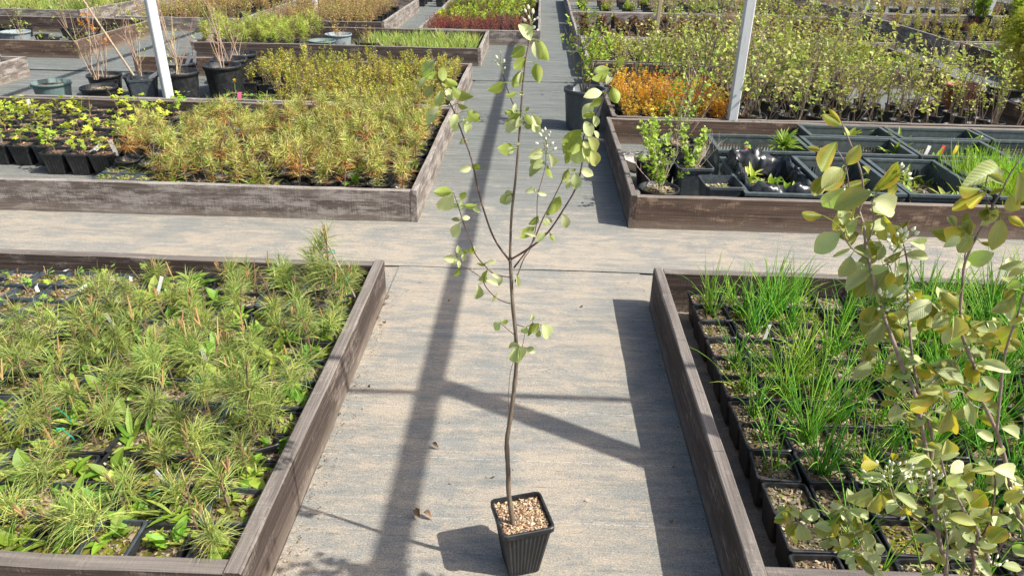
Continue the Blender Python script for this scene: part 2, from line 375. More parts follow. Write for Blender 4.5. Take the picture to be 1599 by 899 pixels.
# ------------------------------------------------------------------ steel frame whose beams shade the aisle
fr = thing('steel_frame', 'pale grey painted steel frame of posts and overhead beams above the beds', 'frame', (1.545, 5.82, 0))
def bar(name, a, b, hw, par, mat=M_POLE, taper=1):
    a = Vector(a); b = Vector(b); d = b-a; mb = MB(); ln = d.length; n = max(1, int(ln/.5))
    rows = [[(sx*hw, sy*hw, ln*i/n) for sx, sy in ((-1, -1), (1, -1), (1, 1), (-1, 1))] for i in range(n+1)]
    bv = hw*.18; rows = [[(p[0]-math.copysign(bv, p[0])*k, p[1]-math.copysign(bv, p[1])*(1-k), p[2]) for p in r for k in ((0, 1) if p[0]*p[1] > 0 else (1, 0))] for r in rows]
    rows = [[r[0+0], r[1], r[2], r[3], r[4], r[5], r[6], r[7]] for r in rows]
    # order the eight corners around the section
    rows = [sorted(r, key=lambda p: math.atan2(p[1], p[0])) for r in rows]
    mb.grid(rows, (.7, .7, .7), True); mb.fan(rows[0], (.7,)*3, True); mb.fan(rows[-1], (.7,)*3)
    q = d.to_track_quat('Z', 'Y'); o = obj(name, mb.mesh(name, mat), par, a-Vector(par.location)); o.rotation_euler = q.to_euler(); return o
HB = 2.17
for a, b in (((1.545, 5.82, 0), (1.55, 5.82, HB)), ((-3.075, 6.075-.0, 0), (-3.08, 6.07, HB)), ((1.55, 1.31, 0), (1.55, 1.70, HB)),
             ((-3.56, 12.26, 0), (-3.55, 12.26, 2.2)), ((7.36, 13.1, 0), (7.62, 13.1, 2.2)), ((6.25, 15.2, 0), (6.3, 15.2, 2.2)), ((-3.08, 1.5, 0), (-3.08, 1.7, HB))):
    bar('post', a, b, .036, fr)
bar('beam', (1.55, -1.5, HB+.04), (1.55, 15.2, HB+.04), .03, fr)
bar('beam', (-3.08, -1.5, HB+.04), (-3.08, 12.3, HB+.04), .03, fr)
bar('cross_bar', (-3.2, 1.60, HB+.1), (6.3, 1.63, HB+.1), .013, fr)
stk = thing('wooden_stake', 'thin wooden stake standing among the dark red rosettes', 'stake', (1.62, 10.7, 0)); bar('shaft', (1.62, 10.7, 0), (1.66, 10.7, 1.3), .025, stk, M_STK)

# ------------------------------------------------------------------ pots, soil, crates
def rsq(wd, r, n=3, ribs=0, dep=0):
    """rounded square ring"""
    P = []
    for q in range(4):
        a0 = q*math.pi/2
        cx, cy = (wd-r)*math.copysign(1, math.cos(a0+.785)), (wd-r)*math.copysign(1, math.sin(a0+.785))
        for k in range(n): P.append((cx+r*math.cos(a0+math.pi/2*k/(n-1)), cy+r*math.sin(a0+math.pi/2*k/(n-1))))
        if ribs:
            nx = (a0+math.pi/2); c2, s2 = (wd-r)*math.copysign(1, math.cos(nx+.785)), (wd-r)*math.copysign(1, math.sin(nx+.785))
            e = P[-1]; e2 = (c2+r*math.cos(nx), s2+r*math.sin(nx))
            for k in range(1, ribs*2):
                f = k/(ribs*2); o = dep*(1 if k % 2 else 0); P.append((e[0]+(e2[0]-e[0])*f-math.cos(nx)*o, e[1]+(e2[1]-e[1])*f-math.sin(nx)*o))
    return P
def pot_mesh(name, rt, rb, h, mat, rnd=0, ribs=0, rim=.012, th=.003, lip=.004, ring=None):
    mk = ring or ((lambda w_, d=0: [(w_*math.cos(2*math.pi*k/rnd), w_*math.sin(2*math.pi*k/rnd)) for k in range(rnd)]) if rnd else
                  (lambda w_, d=0: rsq(w_, w_*.18, 3, ribs, d)))
    mb = MB(); f = lambda z: rb+(rt-rb)*z/h
    dp = .0022 if ribs else 0
    rows = [[(x, y, z) for x, y in mk(wd, d)] for wd, z, d in
            ((rb, 0, 0), (f(.06*h), .06*h, dp), (f(h-rim-.006), h-rim-.006, dp), (f(h-rim), h-rim, 0), (rt+lip, h-rim, 0), (rt+lip, h-.002, 0), (rt+lip-.002, h, 0), (rt-th, h, 0), (f(.45*h)-th, .45*h, 0))]
    mb.grid(rows, (.1,)*3, True); mb.fan(rows[0], (.1,)*3, True)
    return mb.mesh(name, mat, rnd > 0)
CH = [(.27, .21, .12), (.38, .30, .19), (.16, .12, .07), (.24, .19, .12), (.46, .39, .28), (.09, .07, .045)]
def soil_mesh(wd, z, rnd=False, n=9, chips=70, pal=CH, moss=0, cs=.008):
    mb = MB(); H = [[z+U(-.004, .004) for _ in range(n+1)] for _ in range(n+1)]
    for i in range(n):
        for j in range(n):
            P = []
            for a, b in ((i, j), (i+1, j), (i+1, j+1), (i, j+1)):
                x, y = -1+2*a/n, -1+2*b/n
                if rnd:
                    m_ = max(abs(x), abs(y)); l_ = math.hypot(x, y) or 1; x, y = x/l_*m_, y/l_*m_
                P.append((x*wd, y*wd, H[a][b]))
            c = jit(R.choice(pal), .25)
            if R.random() < moss: c = jit((.20, .20, .03), .3)
            mb.face(P, tuple(v*.6 for v in c))
    for _ in range(chips):
        x, y = U(-.93, .93)*wd, U(-.93, .93)*wd
        if rnd and math.hypot(x, y) > wd*.95: continue
        q = Vector((x, y, z+U(.001, .006))); a = rdir(-35, 35)*U(.4, 1.3)*cs; b = a.cross(rdir(30, 90)).normalized()*U(.25, .7)*cs
        c = jit(R.choice(pal), .3)
        if R.random() < moss: c = jit((.24, .24, .04), .3)
        mb.face((q-a-b*.6, q+a-b, q+a*.8+b, q-a+b*.7), c)
    return mb.mesh('soil', M_SOIL)
P_SQ = pot_mesh('square_pot', .062, .048, .125, M_BLK)          # 13 cm square pot
P_SQ16 = pot_mesh('square_pot_large', .075, .055, .145, M_BLK, ribs=5)
P_RD = pot_mesh('round_pot', .066, .05, .12, M_BLK, rnd=16)
P_SQG = pot_mesh('square_pot_grey', .062, .048, .125, M_GRY)
SO_SQ = [soil_mesh(.058, .108, moss=m_, chips=130, cs=.0062) for m_ in (.02, .1, .3, .55, .05, .2)]
SO_16 = [soil_mesh(.07, .125, pal=[(.30, .19, .13), (.22, .13, .09), (.38, .25, .18), (.12, .08, .06)], n=7, chips=40, cs=.01) for _ in range(3)]
SO_RD = [soil_mesh(.062, .1, True, n=7, chips=35, cs=.01) for _ in range(3)]

def tube_part(pts, rad, mat, n=6, smooth=True):
    mb = MB(); mb.tube(pts, rad, n); return mb.mesh('stem', mat, smooth)

# ------------------------------------------------------------------ plant generators
def needles(mb, p, axis, ln, n, spread, cols, wd, seg=2, grav=.25):
    for _ in range(n):
        o = axis.orthogonal().normalized(); o.rotate(Matrix.Rotation(U(0, 6.283), 3, axis))
        a = math.radians(U(*spread)); d = (axis*math.cos(a)+o*math.sin(a)).normalized(); l_ = ln*U(.7, 1.15)
        side = d.cross(rdir(-60, 90)).normalized(); c = jit(R.choice(cols), .22)
        if seg == 2:
            m_ = p+d*l_*.5; e = p+d*l_*.97-Vector((0, 0, grav*l_*U(.3, 1.1)))
            mb.ribbon((p, m_, e), (wd, wd*.9, 0), side, c)
        else:
            mb.face((p-side*wd, p+side*wd, p+d*l_-Vector((0, 0, grav*l_*.5))), c)

def pine(h, cols, nl=.085, lat=4, cand=True, wd=.0011, per=5, seg=2, dead=None, z0=.105, stemcol=(.20, .13, .08), step=.011):
    """returns (stem mesh, needle mesh, candle mesh)"""
    st, nd, cd = MB(), MB(), MB(); lean = Vector((U(-.12, .12), U(-.12, .12), 1)).normalized()
    base = Vector((U(-.008, .008), U(-.008, .008), z0)); top = base+lean*h
    st.tube((base-Vector((0, 0, .03)), base+lean*h*.5+Vector((U(-.006, .006), U(-.006, .006), 0)), top), (.0038, .003, .002), 5, stemcol)
    axes = [(base, top, .30)]
    for k in range(lat):
        f = U(.3, .85); p = base+lean*h*f; d = rdir(18, 58); l_ = U(.05, .11)*(1.15-f*.5)*h/.2
        e = p+d*l_*.75+Vector((0, 0, l_*.25)); st.tube((p, e), (.0022, .0014), 4, stemcol); axes.append((p, e, .15))
    for (a, b, s0) in axes:
        d = (b-a); l_ = d.length; d.normalize(); k = s0*l_
        while k < l_:
            p = a+d*k; rel = (p.z-z0)/h
            cc = cols
            if dead and R.random() < max(0, 1.25-1.35*rel)*dead: cc = [(.52, .26, .08), (.60, .34, .12), (.44, .20, .06)]
            needles(nd, p, d, nl*(1-.25*(k/l_)), per, (38, 82) if k < l_*.85 else (12, 50), cc, wd, seg)
            k += step
        if cand:
            big = (b-top).length < 1e-4
            if R.random() < (.25 if big else .8): continue
            for q in range(R.randint(2, 4) if big else R.randint(1, 2)):
                d2 = (Vector((0, 0, 1))+rdir(-10, 40)*(.12 if q == 0 else .38)).normalized(); cl = U(.035, .075)*(1.25 if q == 0 else .6)*(1 if big else .55)
                c = jit((.36, .24, .10), .25) if R.random() < .6 else jit((.38, .33, .11), .2)
                cd.tube((b-d2*.004, b+d2*cl*.5, b+d2*cl), (.0028, .0034, .0018), 5, c)
                for _ in range(14):
                    f = U(.15, .95); d3 = (d2+rdir(-20, 60)*.5).normalized(); p = b+d2*cl*f; sd = d3.cross(rdir(0, 90)).normalized()
                    cd.face((p-sd*.0011, p+sd*.0011, p+d3*U(.006, .012)), jit(c, .25))
    return st.mesh('stem', M_TWG), nd.mesh('needles', M_NDL), (cd.mesh('candles', M_TWG) if cand else None)

def leaf4(mb, p, d, nr, l_, wd, col, fold=.25):
    s = d.cross(nr).normalized(); m_ = p+d*l_*.5-nr*l_*.06; e = p+d*l_-nr*l_*.16; up = nr*wd*fold
    mb.face((p, m_, m_+s*wd+up), col); mb.face((p, m_-s*wd+up, m_), col); mb.face((m_, e, m_+s*wd+up), col); mb.face((m_-s*wd+up, e, m_), col)
def leaf8(mb, p, d, nr, l_, wd, col, fold=.3, droop=.3):
    s = d.cross(nr).normalized(); prof = ((0, .05), (.22, .72), (.5, 1), (.8, .6), (1, .02)); rows = []
    for t_, w_ in prof:
        c = p+d*l_*t_-nr*droop*l_*t_*t_; rows.append((c-s*wd*w_+nr*wd*w_*fold, c, c+s*wd*w_+nr*wd*w_*fold))
    mb.grid(rows, col)
def lobed(mb, p, d, nr, r, col):
    s = d.cross(nr).normalized(); P = []
    for k, (a, q) in enumerate(((-150, .55), (-105, .95), (-70, .6), (-48, 1.05), (-22, .68), (0, 1.2), (22, .68), (48, 1.05), (70, .6), (105, .95), (150, .55))):
        a = math.radians(a); P.append(p+(d*(math.cos(a)*q+.45)+s*math.sin(a)*q)*r+nr*r*(.12*math.cos(a*3)-.1*q*q))
    c = p+d*r*.5
    for k in range(len(P)-1): mb.face((c, P[k], P[k+1]), jit(col, .06))

def rosette(cols, n=9, l_=.055, wd=.014, z=.11, sp=.02, el=(10, 60)):
    mb = MB()
    for _ in range(n):
        d = rdir(*el); nr = (Vector((0, 0, 1))-d*d.z).normalized() if abs(d.z) < .98 else Vector((1, 0, 0))
        leaf8(mb, Vector((U(-sp, sp), U(-sp, sp), z)), d, nr, l_*U(.6, 1.25), wd*U(.7, 1.2), jit(R.choice(cols), .2))
    return mb.mesh('weed', M_FOL)
def blades(n, h, cols, z=.105, sp=.02, wd=.0022, lean=(45, 88), droop=.35, tri=True):
    mb = MB(); bias = rdir(0, 10)*U(.0, .25)
    for _ in range(n):
        d = (rdir(*lean)+bias).normalized(); l_ = h*U(.45, 1.1); p = Vector((U(-sp, sp), U(-sp, sp), z)); hz = Vector((d.x, d.y, 0)); c = jit(R.choice(cols), .2)
        dr = droop*U(.2, 1.3); pts = []; 
        for k in range(6):
            t_ = k/5; pts.append(p+d*l_*t_+(hz*.55-Vector((0, 0, .8)))*l_*dr*t_**2.6)
        wdt = [wd*U(.85, 1.2)*q for q in (1, 1, .95, .8, .5, .12)]
        if tri: mb.tube(pts, wdt, 4, c, False)
        else: mb.ribbon(pts, wdt, d.cross(rdir(-10, 30)).normalized(), c)
    return mb.mesh('blades', M_FOL, True)

def currant(h, cols, nleaf=16, r=.02, z=.125, stems=1):
    st, lf = MB(), MB()
    for _ in range(stems):
        b = Vector((U(-.012, .012), U(-.012, .012), z-.02)); d = (Vector((0, 0, 1))+rdir(0, 60)*.3).normalized(); e = b+d*(h+.02)
        st.tube((b, (b+e)/2+Vector((U(-.01, .01), U(-.01, .01), 0)), e), (.0036, .003, .002), 5, jit((.27, .17, .10)))
        for k in range(nleaf//stems):
            f = U(.38, 1.05); p = b+d*(h+.02)*min(f, 1); pd = rdir(5, 60); q = p+pd*U(.02, .055)*(1.3-f*.5)
            st.tube((p, q), (.0009, .0008), 3, jit((.24, .26, .07)), False)
            nr = (Vector((.25, -.3, 1))+rdir(-20, 60)*.6).normalized(); hd = Vector((pd.x, pd.y, U(-.4, .2))); hd = (hd-nr*hd.dot(nr)).normalized()
            lobed(lf, q, hd, nr, r*U(.7, 1.25), jit(R.choice(cols), .2))
    return st.mesh('stem', M_TWG), lf.mesh('leaves', M_FOL)

def twig_shrub(h, spread, nst, cols, ls, nleaf, z, barkc=(.24, .18, .13), wd=.45, twigs=5, el=(55, 85), top=.25, rad=.005, bare=.25, lobe=False, clump=1):
    st, lf = MB(), MB()
    for _ in range(nst):
        b = Vector((U(-.02, .02), U(-.02, .02), z-.02)); d = rdir(*el); d.x *= spread; d.y *= spread; d.normalize(); l_ = h*U(.7, 1.08); pts = [b]
        for k in range(1, 6):
            d = (d+rdir(-40, 60)*.13+Vector((0, 0, .06))).normalized(); pts.append(pts[-1]+d*l_/5)
        bc = jit(barkc, .25); r0 = rad*U(.7, 1.1); st.tube(pts, [r0*q for q in (1, .9, .75, .6, .45, .25)], 5, bc)
        lines = [(pts, bare)]
        for k in range(twigs):
            i = R.randint(1, 4); a = pts[i].lerp(pts[i+1], U(0, 1)); dd = (rdir(10, 70)+d*.5).normalized(); tl = h*U(.12, .32)
            q = [a, a+dd*tl*.5+Vector((0, 0, .01)), a+dd*tl+Vector((0, 0, tl*.12))]; st.tube(q, [r0*.45, r0*.35, r0*.18], 3, bc, False); lines.append((q, .1))
        for _ in range(nleaf):
            q, f0 = R.choice(lines); f = f0+(1-f0)*U(0, 1)**(1-top*.6); i = min(int(f*(len(q)-1)), len(q)-2); p = q[i].lerp(q[i+1], f*(len(q)-1)-i)
            for _c in range(clump):
                ld = rdir(-15, 70); nr = (Vector((.3, -.2, .9))+rdir(-30, 60)*.8).normalized(); nr = (nr-ld*nr.dot(ld)); nr = nr.normalized() if nr.length > .05 else ld.orthogonal().normalized()
                l2 = ls*U(.6, 1.3); c = jit(R.choice(cols), .22)
                if lobe: lobed(lf, p+ld*ls*.4, ld, nr, l2*.5, c)
                else: leaf4(lf, p, ld, nr, l2, l2*wd*.5, c)
    return st.mesh('stem', M_TWG), lf.mesh('leaves', M_FOL)

def cypress(h, r, z, cols):
    st, lf = MB(), MB(); st.tube((Vector((0, 0, z-.03)), Vector((.01, 0, z+h*.5)), Vector((0, .01, z+h*.95))), (.012, .008, .003), 6, (.2, .14, .1))
    for _ in range(150):
        f = U(.08, 1)**.8; a = U(0, 6.283); rr = r*(1-f*.7)*U(.55, 1.1); b = Vector((0, 0, z+h*f)); d = Vector((math.cos(a), math.sin(a), U(.1, .7))).normalized()
        e = b+d*rr; st.tube((b, e), (.0025, .001), 3, (.25, .17, .1), False)
        for _k in range(26):
            p = b.lerp(e, U(.35, 1.05))+rdir(-50, 50)*.02; d2 = (d*.8+rdir(-40, 30)*.9+Vector((0, 0, -.35))).normalized(); nr = d2.orthogonal().normalized(); nr.rotate(Matrix.Rotation(U(0, 6.28), 3, d2))
            c = R.choice(cols); s_ = d2.cross(nr); l_ = U(.035, .075)
            for q in range(5):
                t_ = q/5; o = p+d2*l_*t_
                for sg in (-1, 1): mb_d = (d2*.75+s_*sg*.8).normalized(); w_ = nr.cross(mb_d)*.0017; lf.face((o-w_, o+w_, o+mb_d*l_*.38*(1.1-t_*.6)-Vector((0, 0, .004))), jit(c, .25))
    return st.mesh('stem', M_TWG), lf.mesh('foliage', M_FOL)

# variant meshes -----------------------------------------------------------
G_P = [(.33, .40, .09), (.42, .46, .12), (.26, .36, .09), (.47, .48, .15), (.19, .30, .08)]
NEAR_PINE = [pine(U(.10, .19), G_P, .105, R.randint(3, 5), True, .00085, 6, 2, .04, .105, step=.0075) for _ in range(9)]
PH = [max(v.co.z for v in p[0].vertices)-.105 for p in NEAR_PINE]
TALL_PINE = [pine(U(.24, .3), G_P, .1, 5, True, .00105, 5, 2, .04, .105, step=.009) for _ in range(2)]
Y_P = [(.40, .43, .10), (.47, .46, .13), (.31, .38, .09), (.50, .45, .15)]
FAR_PINE = [pine(U(.17, .26), Y_P, .075, 6, False, .0021, 6, 1, dd, .095, step=.013) for dd in (.3, .6, 1.0, .5, 1.3, .8)]
FTH_P = [(.37, .44, .08), (.46, .50, .11), (.28, .38, .08), (.49, .49, .10)]
FEATHER = [pine(U(.30, .42), FTH_P, .085, 9, False, .0022, 5, 1, .03, .1, step=.012) for _ in range(3)]
W_C = [(.22, .36, .04), (.30, .42, .06), (.17, .31, .035), (.34, .42, .09)]
WEED = [rosette(W_C, R.randint(9, 18), U(.05, .10), U(.011, .022), sp=.04, el=(10, 75)) for _ in range(6)]
WEED_S = [rosette(W_C, 16, .028, .008, sp=.05, el=(5, 70)) for _ in range(3)]
GRASSW = [blades(9, .12, [(.28, .42, .06), (.36, .46, .10)], wd=.0028, lean=(20, 70), tri=False, sp=.04) for _ in range(3)]
CU_C = [(.40, .48, .045), (.48, .54, .06), (.32, .42, .04)]
CURR = [currant(U(.09, .17), CU_C, R.randint(9, 16), .023) for _ in range(7)]
SMALL = [currant(U(.05, .10), [(.30, .42, .06), (.24, .36, .05)], R.randint(4, 8), .018, .105) for _ in range(4)]
CH_C = [(.20, .42, .035), (.28, .50, .05), (.15, .34, .045), (.36, .54, .09)]
CHIVE = [blades(n_, h_, CH_C, lean=(50, 88), droop=.34, wd=.0019) for n_, h_ in ((14, .2), (24, .27), (34, .32), (32, .30), (48, .33), (6, .28))]
OLV_C = [(.36, .38, .06), (.45, .44, .07), (.29, .33, .055), (.46, .31, .07), (.50, .49, .12)]
OLIVE = [twig_shrub(U(.20, .29), .5, 6, OLV_C, .019, 46, .1, wd=.5, twigs=2, el=(60, 88), rad=.0022, bare=.1) for _ in range(6)]
BU_C = [(.33, .40, .08), (.43, .49, .12), (.26, .32, .07), (.42, .36, .13), (.48, .50, .2)]
BUSH = [twig_shrub(U(.42, .68), 1.1, R.randint(4, 7), BU_C, .034, R.randint(20, 34), .13, wd=.75, twigs=6, rad=.0042, bare=.22, lobe=False) for _ in range(6)]
SLIM = [twig_shrub(U(.45, .6), .45, R.randint(3, 5), BU_C, .03, 20, .13, wd=.6, twigs=2, rad=.004, bare=.3) for _ in range(3)]
ORANGE = [twig_shrub(U(.2, .27), 1.3, 14, [(.72, .40, .04), (.76, .48, .05), (.64, .28, .05), (.58, .48, .07)], .017, 60, .1, barkc=(.16, .09, .06), twigs=3, el=(40, 85), rad=.002, bare=.25) for _ in range(3)]
LOWLIME = [twig_shrub(.14, 1.4, 10, [(.36, .46, .05), (.42, .48, .06), (.28, .40, .05)], .035, 22, .1, wd=.8, twigs=2, el=(25, 80), rad=.002, bare=.1) for _ in range(3)]
REDROS = [twig_shrub(.11, 1.4, 8, [(.15, .06, .045), (.22, .10, .07), (.13, .09, .05), (.28, .2, .09)], .035, 20, .1, wd=.7, twigs=2, el=(25, 80), rad=.002, bare=.1) for _ in range(3)]
HEATH = [twig_shrub(.20, .8, 9, c_, .016, 26, .1, barkc=(.17, .07, .055), twigs=4, el=(45, 85), rad=.002, bare=.2) for c_ in
         ([(.22, .07, .06), (.16, .06, .05)], [(.5, .12, .06), (.2, .08, .06)], [(.26, .34, .06), (.20, .12, .07)])]
STRAW = [twig_shrub(.34, .6, 9, [(.44, .30, .10), (.36, .22, .08), (.40, .38, .10)], .025, 22, .1, barkc=(.38, .27, .16), twigs=3, el=(55, 88), rad=.0025, bare=.15) for _ in range(3)]
GRASS = [blades(60, .2, [(.34, .44, .10), (.28, .40, .07), (.46, .48, .18)], wd=.003, lean=(55, 88), tri=False, sp=.05, z=.1) for _ in range(3)]
RYE = [blades(90, .28, [(.30, .46, .05), (.24, .42, .04), (.38, .5, .08)], wd=.003, lean=(62, 89), droop=.2, tri=False, sp=.11, z=.05) for _ in range(2)]
TIE = [None]

def potted(name, label, cat, group, loc, pot, soil, plants, rz=None, sc=1.0, tilt=0):
    """plants: list of (part name, mesh)"""
    t = thing(name, label, cat, loc, U(-.08, .08) if rz is None else rz, group, sc)
    obj('pot', pot, t)
    if soil: obj('soil', soil, t)
    for n_, me in plants:
        if me:
            q = obj(n_, me, t, rot=(U(-tilt, tilt), U(-tilt, tilt), R.choice((0, 1.571, 3.142, 4.712))+U(-.4, .4)))
            if n_ in ('needles', 'candles', 'blades', 'leaves', 'grass', 'weed', 'moss_weed'): q['kind'] = 'stuff'
    return t
Z = .012
PL = lambda tr: [(n_, m_) for n_, m_ in zip(('stem', 'needles', 'candles'), tr)]
LF = lambda tr: [('stem', tr[0]), ('leaves', tr[1])]

# ------------------------------------------------------------------ bed of pine seedlings (left, near)
sp = .134
for j in range(13):
    for i in range(14):
        x, y = -.80-i*sp+U(-.006, .006), 1.36+j*sp+U(-.006, .006)
        if y > 2.95: continue
        if x < -1.85 and y > 2.38 or x < -1.62 and y > 2.75:        # small leafy plants with visible soil
            k = R.random()
            potted('potted_seedling', 'small leafy seedling in square grey pot with bare soil, beside the pines', 'seedling', 'small leafy seedlings in the pine bed', (x, y, Z),
                   P_SQG, R.choice(SO_SQ), LF(R.choice(SMALL)))
            continue
        if R.random() < .15:
            potted('potted_weed', 'square black pot with only broad green weeds, among the pine seedlings', 'potted weed', 'weed pots in the pine bed', (x, y, Z), P_SQ, R.choice(SO_SQ),
                   [('weed', R.choice(WEED)), ('moss_weed', R.choice(WEED_S))]); continue
        p = R.choice(NEAR_PINE)
        pl = PL(p)
        if R.random() < .75: pl.append(('weed', R.choice(WEED+WEED_S)))
        if R.random() < .4: pl.append(('moss_weed', R.choice(WEED_S)))
        if R.random() < .3: pl.append(('grass', R.choice(GRASSW)))
        kn = [n_ for n_, m_ in pl if m_]
        ex = 'with grass blades beside it' if 'grass' in kn else 'with broad weeds round its foot' if 'weed' in kn else 'with mossy sprouts round its foot' if 'moss_weed' in kn else 'alone in its pot'
        vi = NEAR_PINE.index(p); fo = ('tall' if PH[vi] > .155 else 'short' if PH[vi] < .125 else 'medium')
        potted('potted_pine', fo+' green pine seedling '+ex+', in the bed by the sapling', 'pine seedling', 'pine seedlings in the dark timber bed', (x, y, Z),
               R.choice((P_SQ, P_SQG)), R.choice(SO_SQ[2:5]), pl, sc=U(.86, 1.06), tilt=.18)
# two taller pines rising from the bed
for (ax, ay, Y_), lab in (((395, 690, 1.78), 'tall pine seedling with long bare tan shoot beside the sloping bed board'), ((520, 520, 2.72), 'pine seedling tied to a wooden cane with teal ties')):
    q = px(ax, ay, Y_)
    potted('potted_pine', lab, 'pine seedling', None, (q.x, Y_, Z+.002), P_SQ, SO_SQ[0], PL(TALL_PINE[0 if Y_ < 2 else 1]), rz=.5, sc=1.1)
cane = thing('wooden_cane', 'slim wooden cane leaning beside the tied pine seedling', 'cane', (px(565, 500, 2.72).x, 2.72, .1))
c0 = Vector(cane.location); c1 = px(500, 357, 2.72)
obj('shaft', tube_part([(0, 0, 0), (c1-c0)*.5, c1-c0], [.004, .0038, .0032], M_STK), cane)
for f in (.38, .72):
    mb = MB(); p = (c1-c0)*f
    mb.tube([p+Vector((.012*math.cos(a), .012*math.sin(a), .003*math.sin(a*2))) for a in [k*.6 for k in range(11)]], [.0022]*11, 4); mb.tube([p+Vector((-.01, 0, 0)), p+Vector((-.05, -.005, -.012))], [.0022, .0012], 4)
    obj('tie', mb.mesh('tie', M_TIE), cane)

def tag_mesh(ln, wd, curl=0.0, mat=M_TAG):
    mb = MB(); rows = []
    for k in range(5):
        t_ = k/4; z = ln*t_*math.cos(curl*t_); y = ln*t_*math.sin(curl*t_)
        ww = wd*(1 if k else .45); rows.append([(-ww, y-.0006, z), (ww, y-.0006, z), (ww, y+.0006, z), (-ww, y+.0006, z)])
    mb.grid(rows, (.8,)*3, True); mb.fan(rows[-1], (.8,)*3); return mb.mesh('plant_tag', mat)
T_W = [tag_mesh(.09, .007), tag_mesh(.10, .008, .9), tag_mesh(.075, .009, 1.6)]
def ptag(x, y, z, label, tilt=(.3, .2), rz=0, me=None, group=None, name='plant_tag'):
    o = obj(name, me or R.choice(T_W), None, (x, y, z), (tilt[0], tilt[1], rz)); return tag(o, label, 'plant tag', group)
GA = 'white tags in the pine bed'
for ax, ay, Y_ in ((105, 515, 2.52), (70, 470, 2.72), (190, 445, 2.86), (100, 435, 2.88), (150, 452, 2.82), (205, 440, 2.84)):
    q = px(ax, ay+8, Y_); ptag(q.x, q.y, max(.11, min(.14, q.z)), 'curled white plastic tag in a pot of the small leafy seedlings', (U(-.9, .4), U(-.7, .7)), U(0, 3), R.choice(T_W[1:]), GA)
for ax, ay, Y_ in ((245, 455, 2.7), (187, 525, 2.38), (328, 590, 2.15), (440, 415, 2.86)):
    q = px(ax, ay, Y_); ptag(q.x, q.y, .14, 'slim white tag upright among the pine needles', (U(-.3, .1), U(-.4, .4)), U(-.5, .5), T_W[0], 'upright white tags in the pine bed')
q = px(275, 770, 1.52); tg = thing('plant_tag', 'white stick tag with a teal tie lying tilted on the pine pots', 'plant tag', (q.x, q.y, .16), .1)
obj('strip', tag_mesh(.085, .005), tg, rot=(-.5, -.95, 0)); mb = MB(); mb.tube([(.006*math.cos(a)-.035, .006*math.sin(a)-.0125, .024) for a in [k*.7 for k in range(10)]]+[(-.06, -.02, .01)], [.0022]*11, 4); obj('tie', mb.mesh('tie', M_TIE), tg)
for ax, ay, Y_ in ((247, 455, 2.72), (96, 665, 1.85), (310, 625, 2.05), (100, 690, 1.75), (330, 590, 2.16)):
    q = px(ax, ay, Y_); mb = MB(); mb.tube([(.009*math.cos(a), .009*math.sin(a), .002*a) for a in [k*.6 for k in range(11)]]+[(.03, .004, -.025), (.034, .006, -.05)], [.002]*13, 4)
    tag(obj('plant_tie', mb.mesh('tie', M_TIE), None, (q.x, q.y, max(q.z, .17))), 'teal plastic tie knotted on a pine seedling shoot', 'plant tie', 'teal ties in the pine bed')

# ------------------------------------------------------------------ bed of chives (right, near)
def chpot(i, j): return .755+i*.136+U(-.004, .004), 1.345+j*.136+U(-.004, .004)
CHD = {0: .35, 1: .7, 2: .75, 3: .8, 4: .7}
for j in range(12):
    for i in range(13):
        x, y = chpot(i, j)
        if y > 2.93: continue
        if j < 3 and i < 4: dens = .15
        else: dens = (.62, .72, .78, .72, .68, .85, .92, .95, .95, .95, .95, .95, .95)[i]
        r_ = R.random()
        if r_ < dens:
            big = i >= 5
            ch = R.choice(CHIVE[1:5] if big else CHIVE[:5])
            potted('potted_chives', ('short', 'loose', 'thick tall', 'full', 'dense tall')[CHIVE.index(ch)]+' tuft of green chives in square black pot by the sapling', 'chives', 'chives in the dark timber bed', (x, y, Z), P_SQ, R.choice(SO_SQ), [('blades', ch)], sc=U(.95, 1.08), tilt=.1)
        elif r_ < dens+.1:
            potted('potted_chives', 'square black pot with a few thin chive blades on chip soil', 'chives', 'sparse chive pots', (x, y, Z), P_SQ, R.choice(SO_SQ), [('blades', CHIVE[5])])
        else:
            potted('potted_soil', 'square black pot of bark chip soil with nothing growing, among the chives', 'pot', 'empty soil pots among the chives', (x, y, Z), P_SQ, R.choice(SO_SQ), [])
for ax, ay, Y_ in ((1195, 520, 2.5), (1395, 845, 1.55)):
    q = px(ax, ay, Y_); ptag(q.x, q.y, .12, 'small white tag standing in a chive pot', (.1, .1), .2, T_W[0], 'white tags among the chives')

# ------------------------------------------------------------------ currants, low trays and browning pines (left, beyond the crossing)
s16 = .163
for j in range(8):
    for i in range(12):
        x, y = -2.87-i*s16+U(-.006, .006), 4.66+j*s16+U(-.006, .006)
        if y > 5.9 or (j == 0 and i > 2): continue
        potted('potted_currant', 'lime green currant cutting in square black pot, block of currants', 'currant cutting', 'currant cuttings in square pots', (x, y, .004), P_SQ16, R.choice(SO_16), LF(R.choice(CURR)) if R.random() < .82 else [], sc=U(.97, 1.03))
for j in range(2):
    for i in range(6):
        potted('potted_seedling', 'low square grey pot with sprouting weeds in front of the currants', 'seedling', 'weedy grey pots beside the currants', (-3.62-i*.14, 4.36+j*.14, .004), P_SQG, R.choice(SO_SQ), [('weed', R.choice(WEED_S))], sc=.85)
for j in range(12):
    for i in range(5):
        x, y = -2.70+i*.125, 4.08+j*.128
        if i > 1.2+j*.12+U(-.3, .3) and y < 4.5 and i > 2: continue
        if i >= 3 and y > 4.4: continue
        potted('potted_seedling', 'low square pot of scattered weeds between currants and browning pines', 'seedling', 'weedy low pots beside the browning pines', (x, y, .004), P_SQG, R.choice(SO_SQ), [('weed', R.choice(WEED_S+GRASSW))], sc=(.95, .95, .72))
